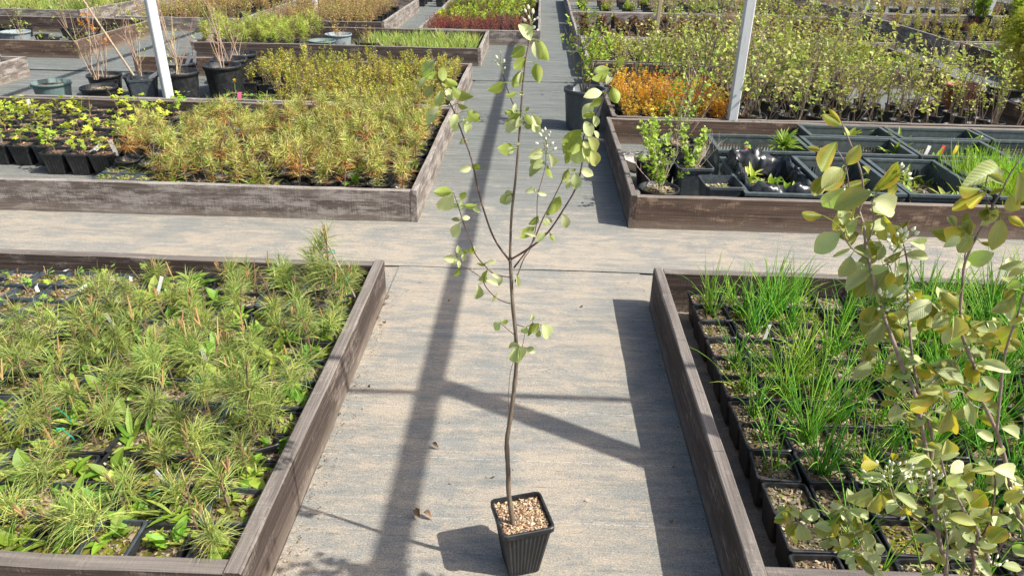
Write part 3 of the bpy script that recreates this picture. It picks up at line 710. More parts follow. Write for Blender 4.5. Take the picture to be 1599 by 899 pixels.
for j in range(13):
    for i in range(13):
        x, y = -.80-i*.156+U(-.02, .02), 4.08+j*.156+U(-.02, .02)
        if y > 5.88 or (x < -2.28 and y < 4.4) or (x < -2.42 and y > 4.9) or (x < -1.85 and y > 5.55): continue
        pz = R.choice(FAR_PINE); brown = FAR_PINE.index(pz) in (2, 4)
        potted('potted_pine', ('browned pine seedling with rusty dead needles in round black pot' if brown else 'yellow green pine seedling in round black pot, bed with currants'), 'pine seedling',
               'rusty pine seedlings' if brown else 'yellow green pine seedlings', (x, y, .004), P_RD, R.choice(SO_RD), PL(pz)+([('weed', R.choice(WEED))] if R.random() < .15 else []), sc=U(.88, 1.18), tilt=.1)
for ax, ay, Y_, me in ((140, 245, 4.68, 0), (183, 240, 4.66, 0), (5, 235, 4.85, 0), (47, 165, 5.7, 0)):
    q = px(ax, ay, Y_); ptag(q.x, q.y, .125, 'white tag stuck in a currant pot', (U(-.2, .2), (1.0 if ax == 140 else U(-.4, .3))), U(-.4, .4), T_W[0], 'white tags among the currants').scale = (2.0, 1, 1.3)
q = px(304, 195, 5.55); o = ptag(q.x, q.y, .08, 'pale yellow tag at the corner of the currant block', (0, 0), 0, tag_mesh(.1, .013, 0, M_YEL))

# ------------------------------------------------------------------ upright olive shrubs and big tubs behind
for j in range(12):
    for i in range(16):
        x, y = -.82-i*.148+U(-.015, .015), 6.15+j*.15+U(-.015, .015)
        if y > 7.84 or x < -2.85+(y-6.1)*.0 or (x < -2.25 and y < 6.75): continue
        if x < -2.5 and R.random() < .5: continue
        potted('potted_shrub', 'upright olive shrub with reddish tips in square black pot, bed behind browning pines', 'shrub', 'upright olive shrubs', (x, y, .004), P_SQ, R.choice(SO_SQ), LF(R.choice(OLIVE)), sc=U(.9, 1.15))
for j in range(4):
    for i in range(4):
        potted('potted_groundcover', 'dark green mat forming plant in a low pot beside the olive shrubs', 'ground cover', 'low green plants beside the olive shrubs', (-2.75+i*.15, 6.15+j*.15, .004), P_SQ, R.choice(SO_SQ), [('leaves', R.choice(WEED_S)), ('weed', R.choice(GRASSW))], sc=.9)
q = px(373, 145, 6.3); mb = MB(); mb.tube([(0, 0, 0), (.01, 0, .05)], [.012, .014], 8); mb.tube([(.01, 0, .05), (.014, 0, .085)], [.019, .015], 8); tag(obj('plant_tag', tag_mesh(.09, .016, .2, M_PNK), None, (q.x, q.y, .11)), 'pink tag in the low pots beside the olive shrubs', 'plant tag')
P_TUB = pot_mesh('tub', .165, .135, .31, M_BLK, rnd=28, rim=.03, lip=.008)
P_TUBG = pot_mesh('tub_grey', .165, .14, .33, M_GRY, rnd=28, rim=.03, lip=.008)
P_BUCK = pot_mesh('bucket', .155, .125, .22, M_GRN, rnd=28, rim=.02, lip=.008)
P_BUCKP = pot_mesh('bucket_pale', .16, .13, .24, M_PALE, rnd=28, rim=.02, lip=.008)
P_LOW = pot_mesh('low_pot', .15, .12, .19, M_BLK, rnd=24, rim=.02, lip=.007)
P_BOX = pot_mesh('box_pot', .11, .095, .24, M_GRY, rim=.02)
P_TER = pot_mesh('terracotta_pot', .16, .10, .27, M_TER, rnd=28, rim=.06, lip=.014)
def sfor(r, z, rnd=True): return soil_mesh(r, z, rnd, n=9, chips=60, cs=.016)
ST_TUB, ST_BUCK, ST_LOW, ST_BOX = sfor(.155, .26), sfor(.145, .185), sfor(.14, .155), soil_mesh(.10, .2, False, 7, 30, cs=.014)
TWIG = [twig_shrub(h_, .8, n_, [(.30, .38, .06), (.36, .42, .08)], .03, 8, .27, barkc=(.40, .28, .20), twigs=2, el=(45, 82), rad=.005, bare=.5) for h_, n_ in ((.6, 5), (.8, 6), (.5, 4))]
RUST = twig_shrub(.55, .5, 4, [(.50, .12, .03), (.45, .16, .04)], .05, 5, .18, barkc=(.4, .28, .2), twigs=1, rad=.004, bare=.7, clump=3)
for n_, (x, y, p_, s_, pl, lab) in enumerate((
        (-4.28, 6.42, P_BUCK, ST_BUCK, [('leaves', WEED[0])], 'grey green bucket with a few leaves at the end of the tubs'),
        (-3.86, 6.42, P_LOW, ST_LOW, LF(TWIG[1]), 'low round black pot with pale bare branching canes and rusty leaf tuft'),
        (-3.56, 6.6, P_BOX, ST_BOX, LF(TWIG[2]), 'tall square slate pot with thin bare cane between round tubs'),
        (-3.2, 6.58, P_TUB, ST_TUB, LF(TWIG[0]), 'big round black tub with sticks right behind the painted post'),
        (-2.94, 6.92, P_TUB, ST_TUB, LF(TWIG[2])+[('weed', LOWLIME[0][1])], 'big round black tub with green sprouts beside the painted post'),
        (-3.0, 7.24, P_TUB, ST_TUB, LF(TWIG[1]), 'second black tub in the row going away from the painted post'),
        (-3.02, 7.58, P_TUB, ST_TUB, LF(TWIG[0]), 'black tub touching the brown back board of the shrub bed'),
        (-3.4, 7.0, P_TUB, ST_TUB, LF(TWIG[1]), 'black tub with twigs hidden behind the painted post'),
        (-3.75, 6.95, P_LOW, ST_LOW, LF(TWIG[2]), 'low black pot with white tags among the tubs'))):
    potted('tub_plant', lab, 'potted plant', None, (x, y, .004), p_, s_, pl, rz=U(0, 3))
potted('tub_plant', 'bare cane carrying a tuft of rusty orange leaves beside the low round pot', 'potted plant', None, (-4.1, 6.95, .004), P_LOW, ST_LOW, LF(RUST), rz=1)
for x, y, a, lab in ((-3.5, 6.62, 1.1, 'white tag lying across the tall square slate pot'), (-3.3, 6.95, .6, 'white tag leaning in the tub behind the post'), (-3.24, 7.0, .3, 'white tag hanging on twigs above the tubs')):
    o = ptag(x, y, .235 if a > 1 else .28, lab, (.2, a), 0, T_W[0]); o.scale = (2.2, 1, 1.7)
cane2 = thing('wooden_cane', 'long pale cane leaning out of the pots by the painted post', 'cane', (-3.75, 6.9, .12)); cc0 = Vector(cane2.location)
obj('shaft', tube_part([(0, 0, 0), (px(130, 0, 6.9)-cc0)], [.011, .008], M_STK), cane2)
potted('yellow_flower', 'little plant with a yellow flower head at the foot of the tubs', 'flower', None, (-2.72, 6.62, .004), P_SQ, SO_SQ[0], [('stem', tube_part([(0, 0, .1), (.01, 0, .16), (0, 0, .22)], [.003, .003, .002], M_LG)), ('flower_head', rosette([(.7, .5, .03), (.75, .6, .05)], 16, .025, .006, .22, .005, (0, 80)))])

# ------------------------------------------------------------------ far left beds
for j in range(5):
    for i in range(9):
        x, y = -3.98+i*.17+U(-.03, .03), 9.0+j*.2+U(-.03, .03)
        if x > -2.78: continue
        potted('potted_pine', 'feathery yellow green pine in a pot, dense clump in the dark bed', 'pine', 'feathery pines', (x, y, .004), P_RD, R.choice(SO_RD), PL(R.choice(FEATHER)), sc=U(.85, 1.05), tilt=.15)
for j in range(6):
    for i in range(10):
        x, y = -2.15+i*.148, 9.0+j*.2+U(-.02, .02)
        if j == 0 and i < 3: continue
        potted('potted_grass', 'tuft of light green grass in a pot, dark bed with feathery pines', 'grass pot', 'grass pots', (x, y, .004), P_RD, R.choice(SO_RD), [('blades', R.choice(GRASS))], sc=U(.8, 1.1))
for x, y, p_, s_, pl, lab in ((-2.6, 9.1, P_BUCK, ST_BUCK, [], 'grey green bucket beside the feathery pines'), (-2.5, 9.5, P_BUCKP, ST_BUCK, LF(STRAW[0]), 'pale grey bucket with dry stems behind the feathery pines'),
                              (-1.8, 9.08, P_LOW, ST_LOW, [('blades', GRASS[0])], 'low round black pot of grass at the front of the grass pots'), (-2.1, 9.3, P_LOW, ST_LOW, LF(STRAW[1]), 'black pot with dry stems next to the pale bucket'),
                              (-5.62, 7.45, P_BUCKP, ST_BUCK, [('leaves', WEED[1])], 'pale grey bucket in the short weathered bed'), (-6.35, 9.1, P_BUCKP, ST_BUCK, LF(LOWLIME[0]), 'pale pot at the edge of the sparse tray bed')):
    potted('bucket_plant', lab, 'potted plant', None, (x, y, .004), p_, s_, pl, rz=U(0, 3))
def fill(x0, x1, y0, y1, dx, dy, kinds, name, label, cat, group, pot=P_SQ, soils=SO_SQ, sc=(.9, 1.15), skip=0.0, leafname='leaves'):
    y = y0
    while y < y1:
        x = x0
        while x < x1:
            if R.random() >= skip:
                k = R.choice(kinds)
                potted(name, label, cat, group, (x+U(-.02, .02), y+U(-.02, .02), .004), pot, R.choice(soils), LF(k) if isinstance(k, tuple) else [(leafname, k)], sc=U(*sc))
            x += dx
        y += dy
fill(-8.2, -5.5, 8.85, 10.6, .3, .28, SMALL+SMALL+[SLIM[0]], 'potted_seedling', 'small sprouting plant in square pot, sparse tray bed by the walkway', 'seedling', 'sparse tray bed plants', skip=.25)
fill(-10.2, -7.0, 11.6, 14.2, .26, .3, GRASS, 'potted_grass', 'clump of yellow green grass in the long pale bed', 'grass pot', 'grass clumps in the long pale bed', sc=(1.1, 1.5), leafname='blades')
fill(-6.05, -4.45, 11.25, 14.4, .2, .28, STRAW+[OLIVE[0], OLIVE[1]], 'rusty_perennial', 'rusty stemmed perennial in the grey bed behind the feathery pines', 'perennial', 'rusty perennials', sc=(.8, 1.05))
fill(-3.95, -2.35, 11.05, 14.0, .2, .27, STRAW, 'straw_perennial', 'straw brown perennial in black pot, bed with the sloping pale board', 'perennial', 'straw brown perennials', sc=(.85, 1.15))
fill(-1.52, -.08, 10.72, 11.9, .15, .17, HEATH[:2], 'potted_heather', 'dark red heather in square black pot, front rows of the heather bed', 'heather', 'dark red heathers', sc=(.85, 1.1))
fill(-1.52, -.08, 12.0, 14.6, .19, .26, [HEATH[2], LOWLIME[0]], 'potted_heather', 'greenish heather behind the dark red ones', 'heather', 'greenish heathers')
fill(-11, -6.5, 14.8, 16.2, .4, .5, GRASS+STRAW, 'wild_clump', 'clump of dry grass far beyond the beds on the left', 'grass clump', 'far dry clumps', sc=(1.3, 1.8), leafname='blades')
fill(-6, -.3, 15.0, 16.5, .34, .42, STRAW+HEATH, 'dry_perennial', 'dry brown perennial in the farthest rows beyond the heathers', 'perennial', 'farthest perennials', sc=(1, 1.4))

# ------------------------------------------------------------------ crates, round pots and grass (right, beyond the crossing)
def crate(label, x0, x1, y0, y1, h, group='grey crates'):
    w_, d_ = x1-x0, y1-y0; t = thing('plastic_crate', label, 'crate', ((x0+x1)/2, (y0+y1)/2, .004), U(-.015, .015), group)
    hw, hd = w_/2, d_/2; T = .006
    mb = MB(); mb.box((0, 0, .006), (hw-.03, hd-.03, .005)); obj('floor', mb.mesh('floor', M_CRT), t)
    mb = MB()
    for sx, sy, lx, ly in ((0, 1, hw, .014), (0, -1, hw, .014)): mb.box((0, sy*(hd-.014), h-.008), (lx, ly, .008))
    for sx in (1, -1): mb.box((sx*(hw-.014), 0, h-.008), (.014, hd-.0285, .008))
    for sy in (1, -1): mb.box((0, sy*(hd-.010), h-.034), (hw-.004, .003, .006))
    obj('rim', mb.mesh('rim', M_CRT), t)
    for ax, sg, ln, off in (('x', 1, hw, hd), ('x', -1, hw, hd), ('y', 1, hd, hw), ('y', -1, hd, hw)):
        mb = MB(); l2 = ln-.026
        def B(c, hl, z, hz):
            if ax == 'x': mb.box((c, sg*(off-.022), z), (hl, T/2, hz))
            else: mb.box((sg*(off-.022), c, z), (T/2, hl, hz))
        B(0, l2, h-.041, .0245); B(0, l2, .04, .03)
        n = int(l2*2/.022)
        for k in range(n+1):
            c = -l2+k*2*l2/n; md = abs(c)/l2
            B(c, .0046 if .25 < md < .86 else .012, (h-.0655+.07)/2, (h-.0655-.07)/2)
        obj('wall', mb.mesh('wall', M_CRT), t)
    obj('soil', SOILC, t, sc=((hw-.05)/.2, (hd-.05)/.2, 1)); return t
SOILC = soil_mesh(.2, .06, False, 16, 240, moss=.25, cs=.014)
CR = [('grey plastic crate with a leafy lily shoot, behind the black bag', 1.25, 1.91, 4.93, 5.37, .19), ('grey plastic crate of small weeds between lily crate and tag crate', 1.93, 2.60, 4.93, 5.37, .19),
      ('grey plastic crate with red and yellow tags against its back wall', 2.62, 3.24, 4.93, 5.37, .19), ('crate in the back row behind the weedy crate', 2.02, 2.66, 5.39, 5.71, .19), ('crate in the back row behind the red and yellow tags', 2.68, 3.33, 5.39, 5.71, .19),
      ('crate at the far end of the back row by the cypress pots', 3.35, 4.0, 5.39, 5.71, .19),
      ('crate with dark soil and grey fallen tag, next to the bag crate', 1.72, 2.17, 4.12, 4.85, .19), ('crate of moss and creeping weeds beside the tall grass', 2.19, 2.66, 4.12, 4.85, .19), ('crate filled with tall bright green grass', 2.70, 3.3, 4.12, 4.85, .19)]
for lab, *a in CR: crate(lab, *a)
crate('crate lined with a crumpled black bag and mossy soil', 1.24, 1.70, 4.12, 4.85, .17)
# crumpled bag
mb = MB(); rows = []; nb = 84
for k, (f, z) in enumerate(((.80, .10), (.82, .13), (.85, .155), (.90, .18), (.96, .195), (1.0, .2), (1.04, .195), (1.08, .175), (1.12, .14))):
    r = []
    for j in range(nb):
        a = 2*math.pi*j/nb; c, s = math.cos(a), math.sin(a); m_ = max(abs(c)/.2, abs(s)/.32); 
        lift = (.05*max(0, math.sin(a-.6))**2+.014*math.sin(a*9)+.01*math.sin(a*17+k))*(k >= 2)
        r.append((c/m_*f*.92+U(-.012, .012), s/m_*f*.92+U(-.012, .012), z+lift+U(-.011, .011)))
    rows.append(r)
mb.grid(rows, (.02,)*3, True); bag = obj('plastic_bag', mb.mesh('plastic_bag', M_FOIL, True), None, (1.47, 4.485, .0)); tag(bag, 'crumpled shiny black plastic bag lining a crate', 'bag')
for x, y, k in ((1.4, 4.3, 0), (1.5, 4.5, 1), (1.42, 4.65, 2), (1.56, 4.35, 3), (1.36, 4.5, 4)):
    tag(obj('weed_plant', WEED[k], None, (x, y, -.01), (0, 0, k)), 'small broad leaved weed growing in the bag lined crate', 'weed', 'weeds in the bag lined crate')
for x, y in [(U(1.3, 3.2), U(4.97, 5.3)) for _ in range(34)]+[(U(2.23, 2.6), U(4.18, 4.8)) for _ in range(16)]+[(U(2.1, 3.8), U(5.43, 5.66)) for _ in range(16)]:
    tag(obj('weed_plant', R.choice(WEED+WEED_S+[s_[1] for s_ in SMALL]), None, (x, y, -.045), (0, 0, U(0, 6)), U(.8, 1.4)), 'small green weed sprouting inside a grey crate', 'weed', 'weeds in the crates')
LILY = rosette([(.20, .36, .05), (.26, .42, .06)], 34, .10, .009, .10, .01, (15, 75))
for x, y, s_ in ((1.74, 5.12, 1.3), (1.80, 5.2, 1.0)):
    t = thing('lily_shoot', 'narrow leaved green lily shoot rising from a crate', 'lily', (x, y, .05), U(0, 3), 'lily shoots', s_)
    obj('stem', tube_part([(0, 0, 0), (.005, 0, .09), (0, .004, .16)], [.004, .0035, .002], M_LG), t); obj('leaves', LILY, t); obj('leaves', LILY, t, (0, 0, .05), (0, 0, 1.2), .7)
for i in range(4):
    for j in range(5):
        tag(obj('grass_tuft', R.choice(RYE), None, (2.79+i*.135+U(-.02, .02), 4.2+j*.14, .01), (0, 0, U(0, 6)), U(.85, 1.1)), 'tuft of tall bright green grass standing in the grass crate', 'grass', 'tall grass tufts in the crate')
for ax, ay, Y_, me, lab in ((1466, 238, 5.27, M_RED, 'red tag leaning in a grey crate'), (1487, 238, 5.27, M_YEL, 'yellow tag leaning beside the red one in a grey crate'), (1443, 240, 5.25, M_TAG, 'short cream tag in the crate left of the red one'), (1160, 231, 5.12, M_PNK, 'pink scrap tag in the lily crate')):
    q = px(ax, ay, Y_); o = tag(obj('plant_tag', tag_mesh(.12, .013, .15, me), None, (q.x, q.y, .06), (.1, .25, 0)), lab, 'plant tag')
o = tag(obj('plant_tag', T_W[1], None, (1.95, 4.5, .06), (0, 1.2, .4), 1.4), 'grey fallen tag on dark soil in the crate beside the bag', 'plant tag')
GB = [twig_shrub(h_, 1.0, n_, [(.32, .46, .07), (.42, .53, .10), (.27, .39, .07)], .026, 66, .13, barkc=(.42, .34, .24), wd=.8, twigs=8, el=(35, 80), rad=.0035, bare=.2) for h_, n_ in ((.34, 7), (.28, 6), (.62, 6))]
P_R28 = pot_mesh('round_pot_large', .14, .11, .19, M_BLK, rnd=28, rim=.02, lip=.006, )
P_R24 = pot_mesh('round_pot_mid', .12, .095, .13, M_BLK, rnd=26, rim=.016, lip=.006)
P_S22 = pot_mesh('square_pot_wide', .11, .09, .19, M_GRY, rim=.018, lip=.006)
for x, y, p_, s_, pl, lab in ((.80, 4.72, P_R28, sfor(.13, .16), LF(GB[0]), 'round black pot with a twiggy small leaved shrub, middle of the three round pots'), (.765, 4.3, P_R24, sfor(.112, .105), LF(GB[1]), 'low round black pot with sprawling greenery right behind the brown board'),
                              (1.0, 5.16, P_R28, sfor(.13, .16), LF(GB[2]), 'round black pot carrying the taller pale stemmed shrub'), (1.125, 4.27, P_S22, soil_mesh(.10, .14, False, 8, 60, cs=.012), [('leaves', ORANGE[0][1])] and [('leaves', SMALL[0][1])], 'wide square slate pot with yellowish sprouts beside the bag'),
                              (1.02, 4.62, P_S22, soil_mesh(.10, .15, False, 8, 60, cs=.012), LF(GB[1]), 'slate square pot tucked behind the wide square one')):
    potted('potted_shrub', lab, 'shrub', None, (x, y, .004), p_, s_, pl, rz=U(0, 3) if p_ in (P_R28, P_R24) else .05)
mb = MB(); mb.box((0, 0, .03), (.1, .06, .03), rot=Matrix.Rotation(.3, 3, 'Z')); mb.box((.02, .22, .025), (.11, .08, .025), rot=Matrix.Rotation(-.2, 3, 'Z'))
mb = MB()
ring = [(U(.85, 1.1)*.12*math.cos(a), U(.85, 1.1)*.17*math.sin(a)) for a in [k*.52 for k in range(12)]]
mb.grid([[(x*.9, y*.9, .0) for x, y in ring], [(x, y, .03) for x, y in ring], [(x*.92, y*.92, .062+U(-.006, .006)) for x, y in ring]], (.5,)*3, True); mb.fan([(x*.92, y*.92, .06) for x, y in ring], (.5,)*3)
tag(obj('flat_stone', mb.mesh('flat_stone', M_STONE), None, (.73, 5.15, .004)), 'pale flat stone slab in the corner of the crate bed', 'stone')
potted('tub_plant', 'big dark slate tub with a green leafy bush standing on the aisle', 'potted plant', None, (.395, 6.16, .008), P_TUBG, ST_TUB,
       LF(twig_shrub(.66, 1.0, 11, [(.27, .43, .06), (.34, .50, .07), (.36, .36, .08)], .03, 70, .28, barkc=(.16, .13, .10), wd=.6, twigs=8, el=(60, 86), rad=.005, bare=.12)))
ptag(.30, 6.06, .27, 'white tag inside the slate tub on the aisle', (.1, 0), .2, T_W[0])

# ------------------------------------------------------------------ shrubs beyond the crates
fill(.78, 1.5, 5.98, 7.3, .18, .19, ORANGE, 'potted_spirea', 'orange leaved spirea mound in a pot beside the aisle', 'spirea', 'orange spireas', pot=P_RD, soils=SO_RD, sc=(.9, 1.15))
fill(1.62, 3.25, 6.0, 8.05, .24, .27, BUSH, 'potted_bush', 'tall bush with fresh green leaves in black pot behind the crates', 'bush', 'fresh green bushes', pot=P_RD, soils=SO_RD, sc=(.85, 1.2), skip=.06)
fill(.85, 1.6, 7.4, 8.05, .22, .25, BUSH, 'potted_bush', 'tall green bush in black pot behind the orange spireas', 'bush', 'bushes behind the spireas', pot=P_RD, soils=SO_RD, sc=(.85, 1.1), skip=.1)
fill(3.25, 4.0, 6.0, 6.9, .2, .22, SLIM, 'potted_bush', 'slim upright twiggy bush near the terracotta pot', 'bush', 'slim twiggy bushes', pot=P_RD, soils=SO_RD, sc=(.85, 1.05), skip=.15)
LG = twig_shrub(.95, .75, 7, BU_C, .04, 40, .13, barkc=(.22, .14, .12), wd=.7, twigs=7, el=(40, 80), rad=.007, bare=.3)
for x, y, r_, lab in ((1.75, 6.1, .4, 'larger bush with dark arching branches right beside the painted post'), (1.3, 6.05, 2.1, 'larger bush with forked pale branches above the orange spireas')):
    potted('potted_bush', lab, 'bush', None, (x, y, .004), P_LOW, ST_LOW, LF(LG), rz=r_, sc=.9)
potted('terracotta_plant', 'terracotta coloured pot tipped among twigs by the walkway', 'pot', None, (3.95, 7.1, .004), P_TER, sfor(.14, .2), LF(TWIG[2]))
CYP = [cypress(.75, .34, .2, [(.54, .50, .06), (.44, .46, .06), (.62, .52, .07), (.30, .36, .06)]), cypress(.6, .3, .2, [(.52, .50, .06), (.40, .44, .06), (.62, .52, .08)])]
for x, y, k, s_, lab in ((4.4, 6.75, 0, 1.0, 'golden yellow feathery cypress in black pot, nearest the crates'), (4.78, 7.0, 0, 1.05, 'golden cypress standing behind the other by the walkway'), (4.5, 7.3, 1, 1.1, 'smaller golden cypress at the end of the crate bed')):
    t = thing('cypress', lab, 'cypress', (x, y, .004), x*3, 'golden cypresses', s_); obj('pot', P_LOW, t); obj('soil', ST_LOW, t); obj('stem', CYP[k][0], t); obj('foliage', CYP[k][1], t)
fill(.72, 4.2, 8.5, 9.9, .24, .26, LOWLIME+[OLIVE[0]], 'lime_perennial', 'low lime green leafy plant in the bed behind the bushes', 'perennial', 'low lime green plants', pot=P_RD, soils=SO_RD, sc=(.9, 1.2))
fill(1.9, 4.1, 8.6, 9.9, .42, .42, BUSH, 'potted_bush', 'light green bush rising among low lime plants', 'bush', 'bushes among lime plants', pot=P_RD, soils=SO_RD, sc=(.8, 1.0))
fill(.7, 4.5, 10.35, 12.7, .26, .3, REDROS, 'red_rosette', 'dark red leaf rosette in black pot along the narrow aisle', 'perennial', 'dark red rosettes', pot=P_RD, soils=SO_RD, sc=(.9, 1.2))
fill(1.9, 4.5, 10.6, 12.7, .5, .5, BUSH+STRAW, 'potted_bush', 'thin bush standing among the dark red rosettes', 'bush', 'bushes among the red rosettes', pot=P_RD, soils=SO_RD)
fill(.8, 4.6, 13.2, 15.8, .4, .4, STRAW+LOWLIME+BUSH, 'shrubby_perennial', 'mixed shrubby plant in the farthest bed along the aisle', 'perennial', 'farthest aisle plants')
fill(5.6, 8.6, 10.4, 13.0, .3, .32, OLIVE+HEATH[:1], 'silvery_perennial', 'silvery low plant in the grey bed across the walkway', 'perennial', 'low plants across the walkway')
fill(5.65, 8.6, 7.8, 9.9, .34, .34, LOWLIME+STRAW, 'mixed_perennial', 'low mixed plant in the dark bed corner by the cypress', 'perennial', 'low plants in the dark bed corner')
fill(5.5, 9.2, 13.7, 15.9, .4, .45, BUSH+STRAW, 'potted_bush', 'bush in the far bed beyond the silvery plants', 'bush', 'far bed bushes')
LIMEB = twig_shrub(.6, .9, 16, [(.34, .48, .04), (.40, .52, .05), (.28, .42, .04)], .05, 46, .15, wd=.75, twigs=5, el=(40, 88), rad=.004, bare=.1)
for x, y, lab in ((6.95, 12.5, 'bright lime green leafy bush in black pot by the leaning post'), (7.4, 12.35, 'second lime green bush right beside the leaning post')): potted('potted_bush', lab, 'bush', None, (x, y, .004), P_TUB, ST_TUB, LF(LIMEB))

# ------------------------------------------------------------------ serviceberry leaves, twigs and buds
def leaf_mesh(mat, curl, fold, wave):
    mb = MB(); rows = []
    for t_, w_ in ((0, .02), (.07, .30), (.18, .62), (.34, .92), (.52, 1), (.7, .86), (.85, .55), (.95, .24), (1, .015)):
        r = []
        for u in (-1, -.55, 0, .55, 1):
            y = u*w_*.5; z = fold*abs(y)-curl*(t_-.15)**2+wave*math.sin(t_*9+u*2)*abs(u)
            r.append((t_*.985, y, z))
        rows.append(r)
    mb.grid(rows, (.3, .4, .1)); return mb.mesh('leaf', mat, True)
LEAF = {k: [leaf_mesh(m_, c, f, .03) for c, f in ((.25, .35), (.45, .55), (.1, .7), (.35, .2))] for k, m_ in (('l', M_LL), ('g', M_LG), ('y', M_LY), ('o', M_LO))}
PET = MB(); PET.tube([(0, 0, 0), (-.25, 0, .02)], [.018, .014], 4); 
def add_leaf(par, b, t_, wr, code, origin, deep, parts, nbias=0.0):
    """b, t_: world base and tip; code: l/g/y/o upper side, p underside seen"""
    d = t_-b; ln = d.length; d.normalize(); toward = (Vector((0, 0, CAM_H))-b).normalized()
    nr = (toward*U(.7, 1.1)+Vector((.35, -.1, .65))*U(.2, .7)+rdir(-60, 60)*.35); nr = (nr-d*nr.dot(d)).normalized()
    under = code == 'p'
    if under: nr = -nr; code = R.choice('ooy') if deep else 'l'
    y = nr.cross(d); m_ = Matrix(((d.x, y.x, nr.x), (d.y, y.y, nr.y), (d.z, y.z, nr.z)))
    me = R.choice(LEAF[code]); o = obj('leaf', me, par, b-origin, (0, 0, 0), (ln, ln*wr*U(.92, 1.06), ln*.8)); o.rotation_euler = m_.to_euler()
    parts.append((b, d))

def stem_obj(name, par, pts, r0, r1, mat, origin, n=7):
    P = [p-origin for p in pts]; Q = []; K = len(P)
    for i in range(K-1):
        a, b, c, d = P[max(i-1, 0)], P[i], P[i+1], P[min(i+2, K-1)]
        for s in range(4):
            t_ = s/4; Q.append(.5*((2*b)+(c-a)*t_+(2*a-5*b+4*c-d)*t_*t_+(3*b-a-3*c+d)*t_**3))
    Q.append(P[-1]); m = len(Q); mb = MB(); mb.tube(Q, [(r0+(r1-r0)*(i/(m-1)))*(1+.05*math.sin(i*2.3)+(.12 if i % 5 == 0 else 0)) for i in range(m)], n)
    return obj(name, weld(mb.mesh(name, mat, True)), par)
def buds(par, pts, base, origin, sz=.0055):
    mb = MB(); sm = MB(); b = base-origin; P = [p-origin for p in pts]; c = sum(P, Vector())/len(P); c = b.lerp(c, .9)
    sm.tube([b, b.lerp(c, .5)+Vector((.002, 0, .001)), c], [.0010, .0009, .0007], 5)
    for p in P:
        q = b.lerp(c, max(.15, min(1, (p-b).dot(c-b)/max(1e-6, (c-b).length_squared)-U(.1, .4)))); d = ((p-q).normalized()+Vector((0, 0, .35))).normalized()
        sm.tube([q, (q+p)/2+Vector((0, 0, -.0015)), p], [.0006, .0006, .0006], 4)
        s_ = sz*U(.65, 1.2); mb.tube([p, p+d*s_*.35, p+d*s_*.9, p+d*s_*1.5, p+d*s_*1.9], [s_*.3, s_*.6, s_*.62, s_*.38, s_*.06], 6)
    obj('flower_stalk', sm.mesh('flower_stalk', M_LL, True), par)
    q = obj('flower_buds', mb.mesh('flower_buds', M_BUD, True), par); q['kind'] = 'stuff'; return q

def zoomed(ox, oy, s, rows): return [(ox+a/s, oy+b/s, ox+c/s, oy+d/s, w_, k) for a, b, c, d, w_, k in rows]
# --- the sapling in the square pot on the aisle
YS = 1.44; O1 = Vector((-.004, 1.462, .0095))
sap = thing('serviceberry_sapling', 'slender young tree with pale leaves in a square black pot on the aisle', 'sapling', O1)
obj('pot', pot_mesh('ribbed_pot', .068, .043, .180, M_BLK, ribs=9, rim=.016, th=.0025, lip=.0035), sap, rot=(0, 0, .30))
obj('soil', soil_mesh(.064, .165, False, 22, 900, pal=[(.44, .31, .18), (.54, .41, .26), (.32, .21, .12), (.60, .48, .33), (.18, .12, .07)], cs=.0040), sap, rot=(0, 0, .30))
def poly(rows, Y0, Y1): n = len(rows); return [px(a, b, Y0+(Y1-Y0)*i/(n-1)) for i, (a, b) in enumerate(rows)]
trunk = [(802, 825), (799, 800), (795, 770), (794, 735), (792, 690), (797, 655), (803, 610), (807, 565), (806, 525), (801, 475), (799, 440), (797, 405)]
lead = [(797, 405), (799, 340), (806, 275), (812, 205), (815, 160), (818, 120), (824, 80), (829, 50), (827, 22)]
TR = stem_obj('trunk', sap, poly(trunk, YS-.005, YS), .0070, .0034, M_BRK, O1, 8)
BR = {}
for k, rows, y1, r0, r1 in (('lead', lead, YS+.03, .0048, .0017), ('left', [(797, 408), (772, 372), (752, 315), (737, 250), (722, 208), (712, 180), (700, 155), (690, 132), (678, 110), (675, 88)], YS+.10, .0040, .0013),
                            ('right', [(798, 405), (820, 392), (841, 377), (860, 358), (881, 326), (899, 295), (909, 258), (912, 213), (930, 180), (948, 144), (959, 113), (966, 98)], YS-.07, .0042, .0012),
                            ('right2', [(803, 418), (822, 393), (834, 375), (848, 342), (862, 316), (878, 283), (889, 262)], YS+.06, .0032, .0014),
                            ('bud', [(805, 440), (818, 405), (828, 389), (838, 351), (840, 307), (848, 276), (853, 251), (850, 222)], YS+.10, .0022, .0008),
                            ('lowleft', [(797, 433), (772, 427), (755, 412), (743, 397), (737, 380), (726, 353), (717, 325), (709, 302)], YS-.09, .0027, .0010),
                            ('low2', [(797, 474), (777, 466), (760, 449), (752, 434), (731, 419), (721, 414), (711, 392)], YS-.05, .0024, .0009),
                            ('tw1', [(803, 522), (793, 514), (782, 504)], YS-.03, .0015, .0008), ('tw2', [(806, 506), (821, 510), (834, 505), (848, 508)], YS-.04, .0015, .0008),
                            ('tw3', [(806, 560), (815, 545), (820, 520)], YS-.02, .0012, .0007), ('tw4', [(808, 552), (811, 541)], YS-.03, .0015, .001), ('dry', [(798, 655), (794, 630), (797, 585), (802, 565)], YS-.035, .0011, .0008)):
    BR[k] = (stem_obj('branch', sap, poly(rows, YS, y1), r0*.62, r1*.72, M_BRK if k == 'lead' else M_BR2, O1, 6), [(px(a, b, YS+(y1-YS)*i/(len(rows)-1)), a, b) for i, (a, b) in enumerate(rows)])
